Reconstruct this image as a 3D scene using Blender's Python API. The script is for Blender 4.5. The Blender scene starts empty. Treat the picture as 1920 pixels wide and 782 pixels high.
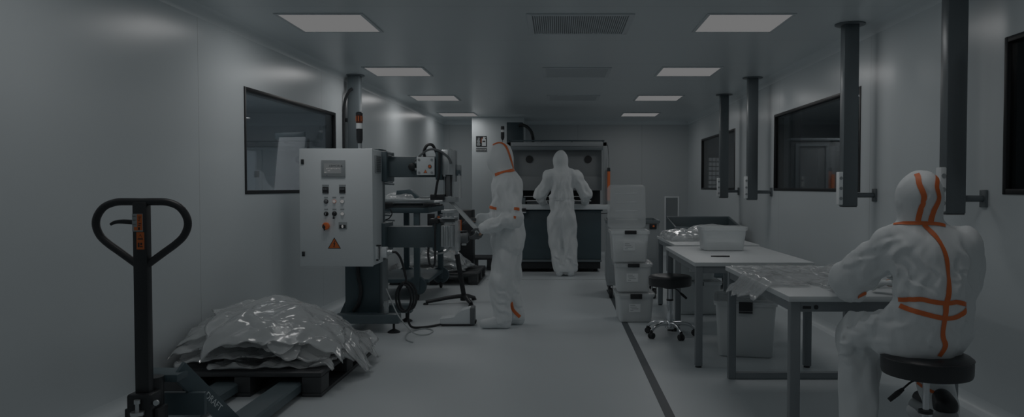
import bpy, bmesh, math, random
import numpy as np
from mathutils import Vector, Matrix
from mathutils.bvhtree import BVHTree

random.seed(7)
rng = np.random.default_rng(7)
SC = bpy.context.scene
COL = SC.collection
PI = math.pi

# ------------------------------------------------------------------ materials
def _links(m):
    nt = m.node_tree
    return nt, nt.nodes, nt.links

def mat(name, col, rough=0.5, metal=0.0, spec=0.5, bump=0.0, bscale=60.0, var=0.0, vscale=4.0, coat=0.0, aniso=None):
    m = bpy.data.materials.new(name); m.use_nodes = True
    nt, n, l = _links(m)
    b = n['Principled BSDF']
    b.inputs['Base Color'].default_value = (*col, 1)
    b.inputs['Roughness'].default_value = rough
    b.inputs['Metallic'].default_value = metal
    b.inputs['Specular IOR Level'].default_value = spec
    if coat:
        b.inputs['Coat Weight'].default_value = coat
        b.inputs['Coat Roughness'].default_value = 0.15
    if bump or var:
        tc = n.new('ShaderNodeTexCoord')
    if bump:
        t = n.new('ShaderNodeTexNoise'); t.inputs['Scale'].default_value = bscale; t.inputs['Detail'].default_value = 3
        l.new(tc.outputs['Object'], t.inputs['Vector'])
        bp = n.new('ShaderNodeBump'); bp.inputs['Strength'].default_value = bump; bp.inputs['Distance'].default_value = 0.01
        l.new(t.outputs['Fac'], bp.inputs['Height']); l.new(bp.outputs['Normal'], b.inputs['Normal'])
    if var:
        t2 = n.new('ShaderNodeTexNoise'); t2.inputs['Scale'].default_value = vscale; t2.inputs['Detail'].default_value = 4
        l.new(tc.outputs['Object'], t2.inputs['Vector'])
        mx = n.new('ShaderNodeMix'); mx.data_type = 'RGBA'
        mx.inputs[6].default_value = (*[c * (1 - var) for c in col], 1)
        mx.inputs[7].default_value = (*[min(1, c * (1 + var)) for c in col], 1)
        l.new(t2.outputs['Fac'], mx.inputs[0]); l.new(mx.outputs[2], b.inputs['Base Color'])
    return m

def mat_panel(name, col, rough, axis, period, offset=0.0, w=0.004, seam=0.62, spec=0.5):
    """painted sandwich panel: thin joints every period metres along an axis of the object"""
    m = mat(name, col, rough, spec=spec, bump=0.02, bscale=3.0)
    nt, n, l = _links(m)
    b = n['Principled BSDF']
    tc = n.new('ShaderNodeTexCoord'); sx = n.new('ShaderNodeSeparateXYZ')
    l.new(tc.outputs['Object'], sx.inputs[0])
    a = n.new('ShaderNodeMath'); a.operation = 'ADD'; a.inputs[1].default_value = 100 * period - offset
    l.new(sx.outputs[axis], a.inputs[0])
    md = n.new('ShaderNodeMath'); md.operation = 'MODULO'; md.inputs[1].default_value = period
    l.new(a.outputs[0], md.inputs[0])
    lt = n.new('ShaderNodeMath'); lt.operation = 'LESS_THAN'; lt.inputs[1].default_value = w
    l.new(md.outputs[0], lt.inputs[0])
    mx = n.new('ShaderNodeMix'); mx.data_type = 'RGBA'
    mx.inputs[6].default_value = (*col, 1); mx.inputs[7].default_value = (*[c * seam for c in col], 1)
    l.new(lt.outputs[0], mx.inputs[0]); l.new(mx.outputs[2], b.inputs['Base Color'])
    return m

def mat_film(name, col, clear, rough=0.2, spec=0.5, bump=0.0, bscale=30.0, stretch=(1, 1, 1), gloss=2.0):
    """thin plastic: part clear, part milky, with a glossy surface over both"""
    m = bpy.data.materials.new(name); m.use_nodes = True
    nt, n, l = _links(m); n.remove(n['Principled BSDF']); out = n['Material Output']
    df = n.new('ShaderNodeBsdfDiffuse'); df.inputs[0].default_value = (*col, 1)
    tl = n.new('ShaderNodeBsdfTranslucent'); tl.inputs[0].default_value = (*col, 1)
    tr = n.new('ShaderNodeBsdfTransparent'); gl = n.new('ShaderNodeBsdfGlossy'); gl.inputs['Roughness'].default_value = rough
    a = n.new('ShaderNodeMixShader'); a.inputs[0].default_value = 0.22; l.new(df.outputs[0], a.inputs[1]); l.new(tl.outputs[0], a.inputs[2])
    c = n.new('ShaderNodeMixShader'); c.inputs[0].default_value = 1 - clear; l.new(tr.outputs[0], c.inputs[1]); l.new(a.outputs[0], c.inputs[2])
    fr = n.new('ShaderNodeLayerWeight'); pw = n.new('ShaderNodeMath'); pw.operation = 'POWER'; pw.inputs[1].default_value = 5
    l.new(fr.outputs['Facing'], pw.inputs[0])            # two-sided Schlick curve: the same from inside and outside the film
    ml = n.new('ShaderNodeMath'); ml.operation = 'MULTIPLY_ADD'; ml.inputs[1].default_value = 0.96 * gloss; ml.inputs[2].default_value = 0.04 * gloss; l.new(pw.outputs[0], ml.inputs[0])
    mn = n.new('ShaderNodeMath'); mn.operation = 'MINIMUM'; mn.inputs[1].default_value = 0.5; l.new(ml.outputs[0], mn.inputs[0])
    g = n.new('ShaderNodeMixShader'); l.new(mn.outputs[0], g.inputs[0]); l.new(c.outputs[0], g.inputs[1]); l.new(gl.outputs[0], g.inputs[2])
    l.new(g.outputs[0], out.inputs[0])
    if bump:
        tc = n.new('ShaderNodeTexCoord'); mp = n.new('ShaderNodeMapping'); mp.inputs['Scale'].default_value = stretch
        t = n.new('ShaderNodeTexNoise'); t.inputs['Scale'].default_value = bscale; t.inputs['Detail'].default_value = 2
        l.new(tc.outputs['Object'], mp.inputs[0]); l.new(mp.outputs[0], t.inputs['Vector'])
        bp = n.new('ShaderNodeBump'); bp.inputs['Strength'].default_value = bump; bp.inputs['Distance'].default_value = 0.02
        l.new(t.outputs['Fac'], bp.inputs['Height'])
        for q in (df, tl, gl, fr): l.new(bp.outputs['Normal'], q.inputs['Normal'])
    return m

def mat_glass(name, tint, refl=0.12, rough=0.02):
    m = bpy.data.materials.new(name); m.use_nodes = True
    nt, n, l = _links(m); n.remove(n['Principled BSDF']); out = n['Material Output']
    tr = n.new('ShaderNodeBsdfTransparent'); tr.inputs[0].default_value = (*tint, 1)
    gl = n.new('ShaderNodeBsdfGlossy'); gl.inputs['Roughness'].default_value = rough
    mx = n.new('ShaderNodeMixShader'); fr = n.new('ShaderNodeFresnel'); fr.inputs[0].default_value = 1.5
    ad = n.new('ShaderNodeMath'); ad.operation = 'MULTIPLY'; ad.inputs[1].default_value = refl / 0.04
    mn = n.new('ShaderNodeMath'); mn.operation = 'MINIMUM'; mn.inputs[1].default_value = 0.6
    l.new(fr.outputs[0], ad.inputs[0]); l.new(ad.outputs[0], mn.inputs[0]); l.new(mn.outputs[0], mx.inputs[0])
    l.new(tr.outputs[0], mx.inputs[1]); l.new(gl.outputs[0], mx.inputs[2]); l.new(mx.outputs[0], out.inputs[0])
    return m

def mat_emit(name, col, s):
    m = bpy.data.materials.new(name); m.use_nodes = True
    nt, n, l = _links(m); n.remove(n['Principled BSDF'])
    e = n.new('ShaderNodeEmission'); e.inputs[0].default_value = (*col, 1); e.inputs[1].default_value = s
    l.new(e.outputs[0], n['Material Output'].inputs[0])
    return m

M = {}
WHITE = (0.66, 0.715, 0.74)
M['wall'] = mat_panel('wall_panel', (0.68, 0.73, 0.75), 0.27, 0, 2.4, 0.98)
M['wall_plain'] = mat('wall_plain', (0.68, 0.73, 0.75), 0.4, bump=0.02, bscale=3)
M['wall_back'] = mat_panel('wall_back_panel', (0.54, 0.575, 0.59), 0.5, 0, 1.2, 0.35)
M['ceiling'] = mat_panel('ceiling_panel', (0.66, 0.71, 0.73), 0.30, 1, 1.2, 0.35, 0.006, 0.75)
M['floor'] = mat('floor_vinyl', (0.62, 0.665, 0.685), 0.42, bump=0.015, bscale=40, var=0.03, vscale=1.3)
M['tape_floor'] = mat('floor_tape', (0.075, 0.09, 0.10), 0.5)
M['seam'] = mat('floor_seam', (0.22, 0.24, 0.25), 0.6)
M['cove'] = mat('cove_trim', (0.72, 0.77, 0.79), 0.35)
M['frame'] = mat('window_frame_black', (0.012, 0.013, 0.015), 0.4)
M['frame_white'] = mat('white_frame', (0.85, 0.88, 0.9), 0.4)
M['glass_left'] = mat_glass('window_glass', (0.78, 0.8, 0.82), 0.05)
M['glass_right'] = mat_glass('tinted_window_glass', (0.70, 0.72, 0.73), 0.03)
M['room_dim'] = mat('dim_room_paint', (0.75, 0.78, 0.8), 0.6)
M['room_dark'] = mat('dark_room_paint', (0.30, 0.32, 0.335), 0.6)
M['light_face'] = mat_emit('light_diffuser', (1, 1, 1), 0.162)
M['light_frame'] = mat('light_frame', (0.60, 0.64, 0.66), 0.4)
M['vent'] = mat('vent_grille', (0.52, 0.56, 0.58), 0.5)
M['vent_dark'] = mat('vent_gap', (0.26, 0.28, 0.29), 0.7)
M['black'] = mat('black_paint', (0.022, 0.024, 0.027), 0.42)
M['black_gloss'] = mat('black_gloss', (0.02, 0.022, 0.025), 0.25)
M['rubber'] = mat('black_rubber', (0.025, 0.026, 0.028), 0.6)
M['plastic_black'] = mat('black_pallet_plastic', (0.045, 0.048, 0.052), 0.5, bump=0.1, bscale=90)
M['vinyl'] = mat('black_vinyl', (0.028, 0.03, 0.033), 0.38, bump=0.08, bscale=200)
M['teal'] = mat('dark_teal_paint', (0.072, 0.108, 0.124), 0.42, bump=0.03, bscale=60)
M['teal_mid'] = mat('grey_teal_steel', (0.10, 0.135, 0.15), 0.42)
M['steel_blue'] = mat('blue_grey_steel', (0.155, 0.185, 0.20), 0.4)
M['grey'] = mat('light_grey_enamel', (0.72, 0.765, 0.785), 0.45, bump=0.03, bscale=200)
M['grey_mid'] = mat('mid_grey_enamel', (0.33, 0.36, 0.375), 0.5)
M['grey_dark'] = mat('dark_grey_plastic', (0.14, 0.152, 0.16), 0.5)
M['alu'] = mat('aluminium', (0.62, 0.65, 0.66), 0.35, metal=0.85)
M['chrome'] = mat('chrome', (0.72, 0.74, 0.76), 0.16, metal=1.0)
M['pole'] = mat('duct_steel', (0.135, 0.158, 0.17), 0.33, metal=0.2)
M['leg'] = mat('table_leg_grey', (0.23, 0.255, 0.27), 0.42)
M['table'] = mat('white_laminate', (0.66, 0.69, 0.70), 0.45)
M['suit'] = mat('white_coverall_fabric', (0.81, 0.84, 0.85), 0.58, spec=0.35, bump=0.25, bscale=14)
M['suit_edge'] = mat('white_elastic', (0.68, 0.71, 0.72), 0.7)
M['orange'] = mat('orange_tape', (0.80, 0.185, 0.05), 0.55)
M['orange_dull'] = mat('orange_label', (0.62, 0.15, 0.035), 0.5)
M['skin'] = mat('skin', (0.45, 0.28, 0.2), 0.5, spec=0.4)
M['lips'] = mat('lips', (0.38, 0.16, 0.13), 0.5)
M['glove_dark'] = mat('dark_grey_glove', (0.12, 0.13, 0.135), 0.55)
M['glove_white'] = mat('white_glove', (0.7, 0.73, 0.74), 0.5)
M['mask'] = mat('black_mask', (0.03, 0.032, 0.035), 0.6)
M['shoe'] = mat('white_overshoe', (0.70, 0.735, 0.75), 0.55, bump=0.15, bscale=30)
M['film'] = mat_film('clear_plastic_film', (0.92, 0.95, 0.96), 0.55, 0.10, bump=0.15, bscale=9, stretch=(1, 2.2, 1))
M['film_sheet'] = mat_film('thin_clear_film', (0.9, 0.93, 0.94), 0.66, 0.16, bump=0.12, bscale=9, gloss=1.1)
M['film_milky'] = mat_film('milky_plastic_film', (0.78, 0.82, 0.83), 0.30, 0.13, bump=0.15, bscale=14)
M['tub'] = mat_film('translucent_box_plastic', (0.88, 0.915, 0.925), 0.40, 0.3, gloss=1.0)
M['lid'] = mat_film('clear_lid_plastic', (0.88, 0.915, 0.925), 0.70, 0.25, gloss=1.0)
M['paper'] = mat('white_paper', (0.82, 0.85, 0.86), 0.6)
M['chart'] = mat('chart_sheet', (0.38, 0.40, 0.41), 0.6)
M['screen'] = mat_emit('screen_face', (0.92, 1.0, 1.03), 0.078)
M['screen_text'] = mat('screen_dark_text', (0.06, 0.07, 0.08), 0.5)
M['screen_bright'] = mat_emit('screen_bright_text', (1, 1, 1), 0.15)
M['white_lamp'] = mat_emit('white_indicator', (1, 1, 1), 0.15)
M['white'] = mat('white_plastic', (0.85, 0.88, 0.89), 0.4)
M['hose'] = mat('clear_hose', (0.42, 0.45, 0.46), 0.35)
M['contents'] = mat('packed_film_scraps', (0.86, 0.89, 0.90), 0.4, bump=0.6, bscale=35, var=0.25, vscale=14)
M['block'] = mat_emit('glowing_pale_pane', (0.93, 1, 1.03), 0.13)  # brightness of the pale squares put in as emission, nothing lights them from behind

# ------------------------------------------------------------------ mesh builder
class MB:
    def __init__(s): s.bm = bmesh.new()
    def _merge(s, b, T=None):
        if T is not None: b.transform(T)
        me = bpy.data.meshes.new('tmp'); b.to_mesh(me); b.free()
        s.bm.from_mesh(me); bpy.data.meshes.remove(me)
        return s
    def box(s, x0, x1, y0, y1, z0, z1, bev=0.0, T=None, seg=2):
        b = bmesh.new(); bmesh.ops.create_cube(b, size=1)
        for v in b.verts:
            v.co = Vector(((x0 + x1) / 2 + v.co.x * (x1 - x0), (y0 + y1) / 2 + v.co.y * (y1 - y0), (z0 + z1) / 2 + v.co.z * (z1 - z0)))
        if bev: bmesh.ops.bevel(b, geom=b.edges[:], offset=bev, segments=seg, affect='EDGES', profile=0.5)
        return s._merge(b, T)
    def cyl(s, p0, p1, r0, r1=None, seg=18, bev=0.0):
        r1 = r0 if r1 is None else r1
        p0, p1 = Vector(p0), Vector(p1); d = p1 - p0
        b = bmesh.new()
        bmesh.ops.create_cone(b, cap_ends=True, segments=seg, radius1=r0, radius2=r1, depth=d.length)
        if bev:
            es = [e for e in b.edges if any(len(f.verts) > 4 for f in e.link_faces)]
            bmesh.ops.bevel(b, geom=es, offset=bev, segments=2, affect='EDGES', profile=0.5)
        T = Matrix.Translation((p0 + p1) / 2) @ d.to_track_quat('Z', 'Y').to_matrix().to_4x4()
        return s._merge(b, T)
    def ball(s, c, r, sc=(1, 1, 1), seg=16):
        b = bmesh.new(); bmesh.ops.create_uvsphere(b, u_segments=seg, v_segments=seg // 2 + 2, radius=r)
        return s._merge(b, Matrix.Translation(c) @ Matrix.Diagonal((*sc, 1)))
    def tube(s, pts, r, seg=8, closed=False, smooth=0, flat=1.0):
        pts = [Vector(p) for p in pts]
        if smooth: pts = catmull(pts, smooth, closed)
        n = len(pts); b = bmesh.new(); rings = []
        if isinstance(r, (list, tuple)) and len(r) != n:
            r = [float(np.interp(i / (n - 1), np.linspace(0, 1, len(r)), r)) for i in range(n)]
        tang = []
        for i in range(n):
            if closed: t = pts[(i + 1) % n] - pts[i - 1]
            else: t = pts[min(i + 1, n - 1)] - pts[max(i - 1, 0)]
            tang.append(t.normalized())
        up = Vector((0, 0, 1)) if abs(tang[0].z) < 0.9 else Vector((1, 0, 0))
        a = tang[0].cross(up).normalized()
        for i in range(n):
            a = (a - tang[i] * a.dot(tang[i])).normalized(); c = tang[i].cross(a)
            rr = r[i] if isinstance(r, (list, tuple)) else r
            rings.append([b.verts.new(pts[i] + (a * math.cos(2 * PI * k / seg) + c * math.sin(2 * PI * k / seg) * flat) * rr) for k in range(seg)])
        for i in range(n if closed else n - 1):
            A, B = rings[i], rings[(i + 1) % n]
            for k in range(seg):
                b.faces.new((A[k], A[(k + 1) % seg], B[(k + 1) % seg], B[k]))
        if not closed:
            b.faces.new(rings[0][::-1]); b.faces.new(rings[-1])
        bmesh.ops.recalc_face_normals(b, faces=b.faces[:])
        return s._merge(b)
    def lathe(s, prof, c=(0, 0, 0), seg=28, T=None):
        b = bmesh.new(); rings = []
        for (r, z) in prof:
            if r < 1e-5: rings.append([b.verts.new((0, 0, z))])
            else: rings.append([b.verts.new((r * math.cos(2 * PI * k / seg), r * math.sin(2 * PI * k / seg), z)) for k in range(seg)])
        for A, B in zip(rings, rings[1:]):
            for k in range(seg):
                q = [A[k % len(A)], A[(k + 1) % len(A)], B[(k + 1) % len(B)], B[k % len(B)]]
                q = list(dict.fromkeys(q))
                if len(q) >= 3: b.faces.new(q)
        bmesh.ops.recalc_face_normals(b, faces=b.faces[:])
        return s._merge(b, Matrix.Translation(c) @ (T or Matrix.Identity(4)))
    def prism(s, poly, h0, h1, T=None, bev=0.0):
        """polygon in XY pulled from z=h0 to z=h1, then moved by T"""
        b = bmesh.new()
        lo = [b.verts.new((x, y, h0)) for x, y in poly]; hi = [b.verts.new((x, y, h1)) for x, y in poly]
        n = len(poly)
        b.faces.new(lo[::-1]); b.faces.new(hi)
        for k in range(n): b.faces.new((lo[k], lo[(k + 1) % n], hi[(k + 1) % n], hi[k]))
        bmesh.ops.recalc_face_normals(b, faces=b.faces[:])
        if bev: bmesh.ops.bevel(b, geom=b.edges[:], offset=bev, segments=2, affect='EDGES', profile=0.5)
        return s._merge(b, T)
    def grid(s, f, nu, nv):
        """surface f(u,v) over the unit square"""
        b = bmesh.new()
        V = [[b.verts.new(f(i / nu, j / nv)) for j in range(nv + 1)] for i in range(nu + 1)]
        for i in range(nu):
            for j in range(nv): b.faces.new((V[i][j], V[i + 1][j], V[i + 1][j + 1], V[i][j + 1]))
        return s._merge(b)
    def frame(s, x0, x1, z0, z1, y0, y1, w, T=None, bev=0.0):
        """rectangular frame in the XZ plane, w wide, from y0 to y1"""
        s.box(x0, x0 + w, y0, y1, z0, z1, bev, T); s.box(x1 - w, x1, y0, y1, z0, z1, bev, T)
        s.box(x0 + w, x1 - w, y0, y1, z0, z0 + w, bev, T); s.box(x0 + w, x1 - w, y0, y1, z1 - w, z1, bev, T)
        return s
    def text(s, body, size, T, ext=0.0005):
        cu = bpy.data.curves.new('txt', 'FONT'); cu.body = body; cu.size = size; cu.extrude = ext
        cu.align_x = 'CENTER'; cu.align_y = 'CENTER'; cu.resolution_u = 3
        o = bpy.data.objects.new('txt', cu); COL.objects.link(o)
        dg = bpy.context.evaluated_depsgraph_get()
        me = bpy.data.meshes.new_from_object(o.evaluated_get(dg))
        bpy.data.objects.remove(o); bpy.data.curves.remove(cu)
        b = bmesh.new(); b.from_mesh(me); bpy.data.meshes.remove(me)
        return s._merge(b, T)

def catmull(P, k, closed=False):
    n = len(P); out = []
    rng_ = range(n) if closed else range(n - 1)
    for i in rng_:
        if closed: a, b, c, d = P[i - 1], P[i], P[(i + 1) % n], P[(i + 2) % n]
        else: a, b, c, d = P[max(i - 1, 0)], P[i], P[i + 1], P[min(i + 2, n - 1)]
        for j in range(k):
            t = j / k
            out.append(0.5 * ((2 * b) + (c - a) * t + (2 * a - 5 * b + 4 * c - d) * t * t + (3 * b - a - 3 * c + d) * t ** 3))
    if not closed: out.append(P[-1])
    return out

def wm(o):
    """world matrix of a freshly made object (parents included)"""
    L = Matrix.LocRotScale(o.location, o.rotation_euler, o.scale)
    return (wm(o.parent) @ L) if o.parent else L

def obj(name, mb, m, parent=None, world=False, sharp=38, label=None):
    bm = mb.bm if isinstance(mb, MB) else mb
    if world and parent: bm.transform(wm(parent).inverted())
    lim = math.radians(sharp)
    for f in bm.faces: f.smooth = True
    for e in bm.edges:
        if len(e.link_faces) == 2 and e.calc_face_angle(0) > lim: e.smooth = False
    me = bpy.data.meshes.new(name); bm.to_mesh(me); bm.free()
    me.materials.append(m)
    o = bpy.data.objects.new(name, me); COL.objects.link(o)
    if parent: o.parent = parent
    if label: o['label'] = label
    return o

def tag(o, label, cat, group=None, kind=None):
    o['label'] = label; o['category'] = cat
    if group: o['group'] = group
    if kind: o['kind'] = kind
    return o

def thing(name, label, cat, loc=(0, 0, 0), rz=0.0, group=None):
    o = bpy.data.objects.new(name, None); COL.objects.link(o)
    o.empty_display_size = 0.1
    o.location = loc; o.rotation_euler = (0, 0, rz)
    return tag(o, label, cat, group)

def struct(name, mb, m, parent=None, world=False):
    o = obj(name, mb, m, parent, world)
    if not parent: o['kind'] = 'structure'
    return o

def copy_tree(o, parent=None, loc=None, rz=None, label=None):
    c = o.copy(); COL.objects.link(c)
    if parent: c.parent = parent
    if loc: c.location = loc
    if rz is not None: c.rotation_euler = (0, 0, rz)
    if label: c['label'] = label
    for ch in list(o.children): copy_tree(ch, c)
    return c

RX = Matrix.Rotation(PI / 2, 4, 'X')        # stands flat text or a polygon upright, facing -Y
def up_at(x, y, z, rz=0.0): return Matrix.Translation((x, y, z)) @ Matrix.Rotation(rz, 4, 'Z') @ RX

# ------------------------------------------------------------------ the room
H = 2.52
def wall_holes(L, holes, t=0.10, h=H):
    """wall along +X from 0 to L, room face at y=0, thickness to +y, with rectangular openings"""
    mb = MB(); xs = sorted({0, L, *[a for q in holes for a in q[:2]]})
    for a, b in zip(xs, xs[1:]):
        hs = [q for q in holes if q[0] <= a + 1e-6 and q[1] >= b - 1e-6]
        if hs:
            q = hs[0]; mb.box(a, b, 0, t, 0, q[2]); mb.box(a, b, 0, t, q[3], h)
        else: mb.box(a, b, 0, t, 0, h)
    bmesh.ops.remove_doubles(mb.bm, verts=mb.bm.verts[:], dist=1e-5)
    return mb

Y0, Y1 = -3.0, 14.0
mb = MB(); mb.box(-5.6, 5.6, Y0, 14.2, -0.1, 0); struct('floor', mb, M['floor'])
mb = MB(); mb.box(-5.6, 5.6, Y0, 14.2, H, H + 0.1); struct('ceiling', mb, M['ceiling'])

# right wall, face at X = 2.42 ; local x runs from the back to the front
def to_right(y): return Y1 - y
wins_r = [(10.27, 12.69), (6.0, 8.41), (1.66, 4.07)]
wr = struct('wall_right', wall_holes(Y1 - Y0, [(to_right(b), to_right(a), 1.24, 2.09) for a, b in wins_r]), M['wall'])
wr.location = (2.42, Y1, 0); wr.rotation_euler = (0, 0, -PI / 2)
# left wall, a touch out of square with the room
LA = math.atan(0.0386)
def lx(y): return -2.69 + 0.0386 * y
LDIR = Vector((math.sin(LA), math.cos(LA), 0))
LY0 = -3.0
def to_left(y): return (y - LY0) / math.cos(LA)
wl = struct('wall_left', wall_holes(to_left(14.0), [(to_left(5.86), to_left(7.98), 1.225, 2.07)]), M['wall'])
wl.location = (lx(LY0), LY0, 0); wl.rotation_euler = (0, 0, PI / 2 - LA)
mb = MB(); mb.box(-2.3, 2.52, 0, 0.1, 0, H); wb = struct('wall_back', mb, M['wall_back']); wb.location = (0, Y1, 0)
mb = MB(); mb.box(-2.9, 2.52, Y0 - 0.1, Y0, 0, H); struct('wall_front', mb, M['wall_plain'])
# boxed-out white pier in the back left corner
mb = MB(); mb.box(-1.535, -0.62, 13.2, 14.0, 0, H, 0.004); struct('wall_pier', mb, M['wall_plain'])
mb = MB(); mb.box(-1.56, -0.60, 13.15, 13.2, 0, 0.09, 0.006); struct('baseboard_pier', mb, M['cove'])

def cove(name, p0, p1, inward, z, down, r=0.07):
    """quarter round fillet between a wall and the floor or ceiling"""
    p0, p1, n = Vector(p0), Vector(p1), Vector(inward)
    b = bmesh.new(); rows = []
    for p in (p0, p1):
        row = [b.verts.new(p + Vector((0, 0, z)))]
        for k in range(9):
            a = k / 8 * PI / 2
            row.append(b.verts.new(p + n * (r - r * math.sin(a)) + Vector((0, 0, z + down * (r - r * math.cos(a))))))
        rows.append(row)
    m = len(rows[0])
    for k in range(m): b.faces.new((rows[0][k], rows[0][(k + 1) % m], rows[1][(k + 1) % m], rows[1][k]))
    bmesh.ops.recalc_face_normals(b, faces=b.faces[:])
    return struct(name, b, M['cove'])
cove('baseboard_right', (2.42, Y0, 0), (2.42, Y1, 0), (-1, 0, 0), 0, 1)
cove('trim_1', (2.42, Y0, 0), (2.42, Y1, 0), (-1, 0, 0), H, -1)
nL = Vector((math.cos(LA), -math.sin(LA), 0))
cove('baseboard_left', (lx(LY0), LY0, 0), (lx(Y1), Y1, 0), nL, 0, 1)
cove('trim_2', (lx(LY0), LY0, 0), (lx(Y1), Y1, 0), nL, H, -1)
cove('baseboard_back', (-2.3, Y1, 0), (2.42, Y1, 0), (0, -1, 0), 0, 1)
cove('trim_3', (-2.3, Y1, 0), (2.42, Y1, 0), (0, -1, 0), H, -1)

# windows: black frames and panes
def window(name, loc, rz, w, z0, z1, glass):
    e = bpy.data.objects.new(name, None); COL.objects.link(e); e['kind'] = 'structure'
    e.location = loc; e.rotation_euler = (0, 0, rz)
    f = MB(); f.frame(0, w, z0, z1, -0.006, 0.1, 0.03, bev=0.003)
    obj('window_frame', f, M['frame'], e)
    p = MB(); p.box(0.03, w - 0.03, 0.014, 0.022, z0 + 0.03, z1 - 0.03)
    obj('window_pane', p, glass, e)
    return e
for k, (a, b) in enumerate(wins_r):
    window('window_%d' % (k + 1), (2.42, b, 0), -PI / 2, b - a, 1.24, 2.09, M['glass_right'])
window('window_4', (lx(5.86), 5.86, 0), PI / 2 - LA, to_left(7.98) - to_left(5.86), 1.225, 2.07, M['glass_left'])

# rooms beyond the windows
mb = MB(); mb.box(-5.6, -2.3, 12.6, 12.7, 0, H); mb.box(-5.6, -5.5, 2, 12.6, 0, H); mb.box(-5.6, -2.62, 1.9, 2.0, 0, H)
struct('wall_adjoining_left', mb, M['room_dim'])
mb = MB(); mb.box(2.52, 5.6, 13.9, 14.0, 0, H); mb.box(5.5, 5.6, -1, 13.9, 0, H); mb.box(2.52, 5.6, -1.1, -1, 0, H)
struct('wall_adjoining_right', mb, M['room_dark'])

# floor marking and seam
mb = MB(); mb.box(0.592, 0.648, 0.6, 9.3, 0.0, 0.0015); struct('floor_marking', mb, M['tape_floor'])
mb = MB(); mb.box(-1.0, 1.15, 10.30, 10.312, 0.0, 0.001); struct('floor_seam', mb, M['seam'])

# ceiling lights
def make_light():
    r = thing('ceiling_light', 'x', 'ceiling light', (0, 0, H), 0, 'recessed ceiling light panels')
    f = MB()
    for a, b, c, d in ((-0.32, -0.297, -0.32, 0.32), (0.297, 0.32, -0.32, 0.32), (-0.297, 0.297, -0.32, -0.297), (-0.297, 0.297, 0.297, 0.32)):
        f.box(a, b, c, d, -0.008, 0.0, 0.002)
    obj('light_frame', f, M['light_frame'], r)
    d = MB(); d.box(-0.297, 0.297, -0.297, 0.297, -0.004, 0.0)
    obj('diffuser', d, M['light_face'], r)
    return r
rows = [('nearest', 5.68), ('second nearest', 8.05), ('second farthest', 10.42), ('farthest', 12.78)]
proto = make_light(); first = True
LAMP_W = 3.25
def lamp(x, y, k=1.0):
    L = bpy.data.lights.new('panel_lamp', 'AREA'); L.shape = 'SQUARE'; L.size = 0.58; L.energy = LAMP_W * k
    L.color = (1.0, 0.985, 0.975)
    o = bpy.data.objects.new('panel_lamp', L); COL.objects.link(o); o.location = (x, y, H - 0.012)
    o.visible_camera = False            # Blender's own default for a lamp
for (nm, y) in rows:
    for side, x in (('left', -1.72), ('right', 1.38)):
        lab = 'bright square ceiling light panel, %s of the %s row' % (nm, side)
        if first: proto.location = (x, y, H); proto['label'] = lab; first = False
        else: copy_tree(proto, None, (x, y, H), 0, lab)
for y, k in ((3.31, 0.75), (0.94, 0.4), (-1.43, 0.3)):
    for x in (-1.72, 1.38): lamp(x, y, k)
for (nm, y), k in zip(rows, (1.0, 1.05, 0.95, 0.66)):
    for x in (-1.72, 1.38): lamp(x, y, k)
# lamps of the rooms beyond the windows
def room_lamp(loc, e, size=1.2):
    L = bpy.data.lights.new('room_lamp', 'AREA'); L.shape = 'SQUARE'; L.size = size; L.energy = e; L.color = (1, 1, 1)
    o = bpy.data.objects.new('room_lamp', L); COL.objects.link(o); o.location = loc; o.visible_camera = False
room_lamp((-4.2, 8.0, 2.5), 27); room_lamp((4.2, 9.5, 2.5), 18)

# ceiling vents
for nm, y, x, w, d, lab in (('a', 5.72, 0.155, 0.78, 0.70, 'slatted air vent in the ceiling, the nearest and largest'),
                       ('b', 8.1, 0.19, 0.72, 0.68, 'pale air vent in the ceiling between the second pair of lights'),
                       ('c', 10.4, 0.20, 0.72, 0.62, 'pale air vent in the ceiling, the one farthest back')):
    r = thing('ceiling_vent', lab, 'air vent', (x, y, H))
    f = MB()
    for a, b, c, e in ((-w / 2, -w / 2 + 0.04, -d / 2, d / 2), (w / 2 - 0.04, w / 2, -d / 2, d / 2), (-w / 2 + 0.04, w / 2 - 0.04, -d / 2, -d / 2 + 0.04), (-w / 2 + 0.04, w / 2 - 0.04, d / 2 - 0.04, d / 2)):
        f.box(a, b, c, e, -0.010, 0, 0.003)
    obj('vent_frame', f, M['light_frame'], r)
    f = MB(); n = 44
    for k in range(n):
        q = -w / 2 + 0.045 + (w - 0.09) * (k + 0.5) / n
        f.box(q - 0.0045, q + 0.0045, -d / 2 + 0.04, d / 2 - 0.04, -0.008, -0.001)
    obj('louver', f, M['vent'], r)
    if nm == 'a':
        f = MB(); f.box(-w / 2 + 0.04, w / 2 - 0.04, -d / 2 + 0.04, d / 2 - 0.04, -0.0015, 0); obj('vent_backing', f, M['vent_dark'], r)
    else:
        f = MB(); f.box(-w / 2 + 0.04, w / 2 - 0.04, -d / 2 + 0.04, d / 2 - 0.04, -0.0055, 0); obj('vent_backing', f, M['vent'], r)
from mathutils import noise as NZ
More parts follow.
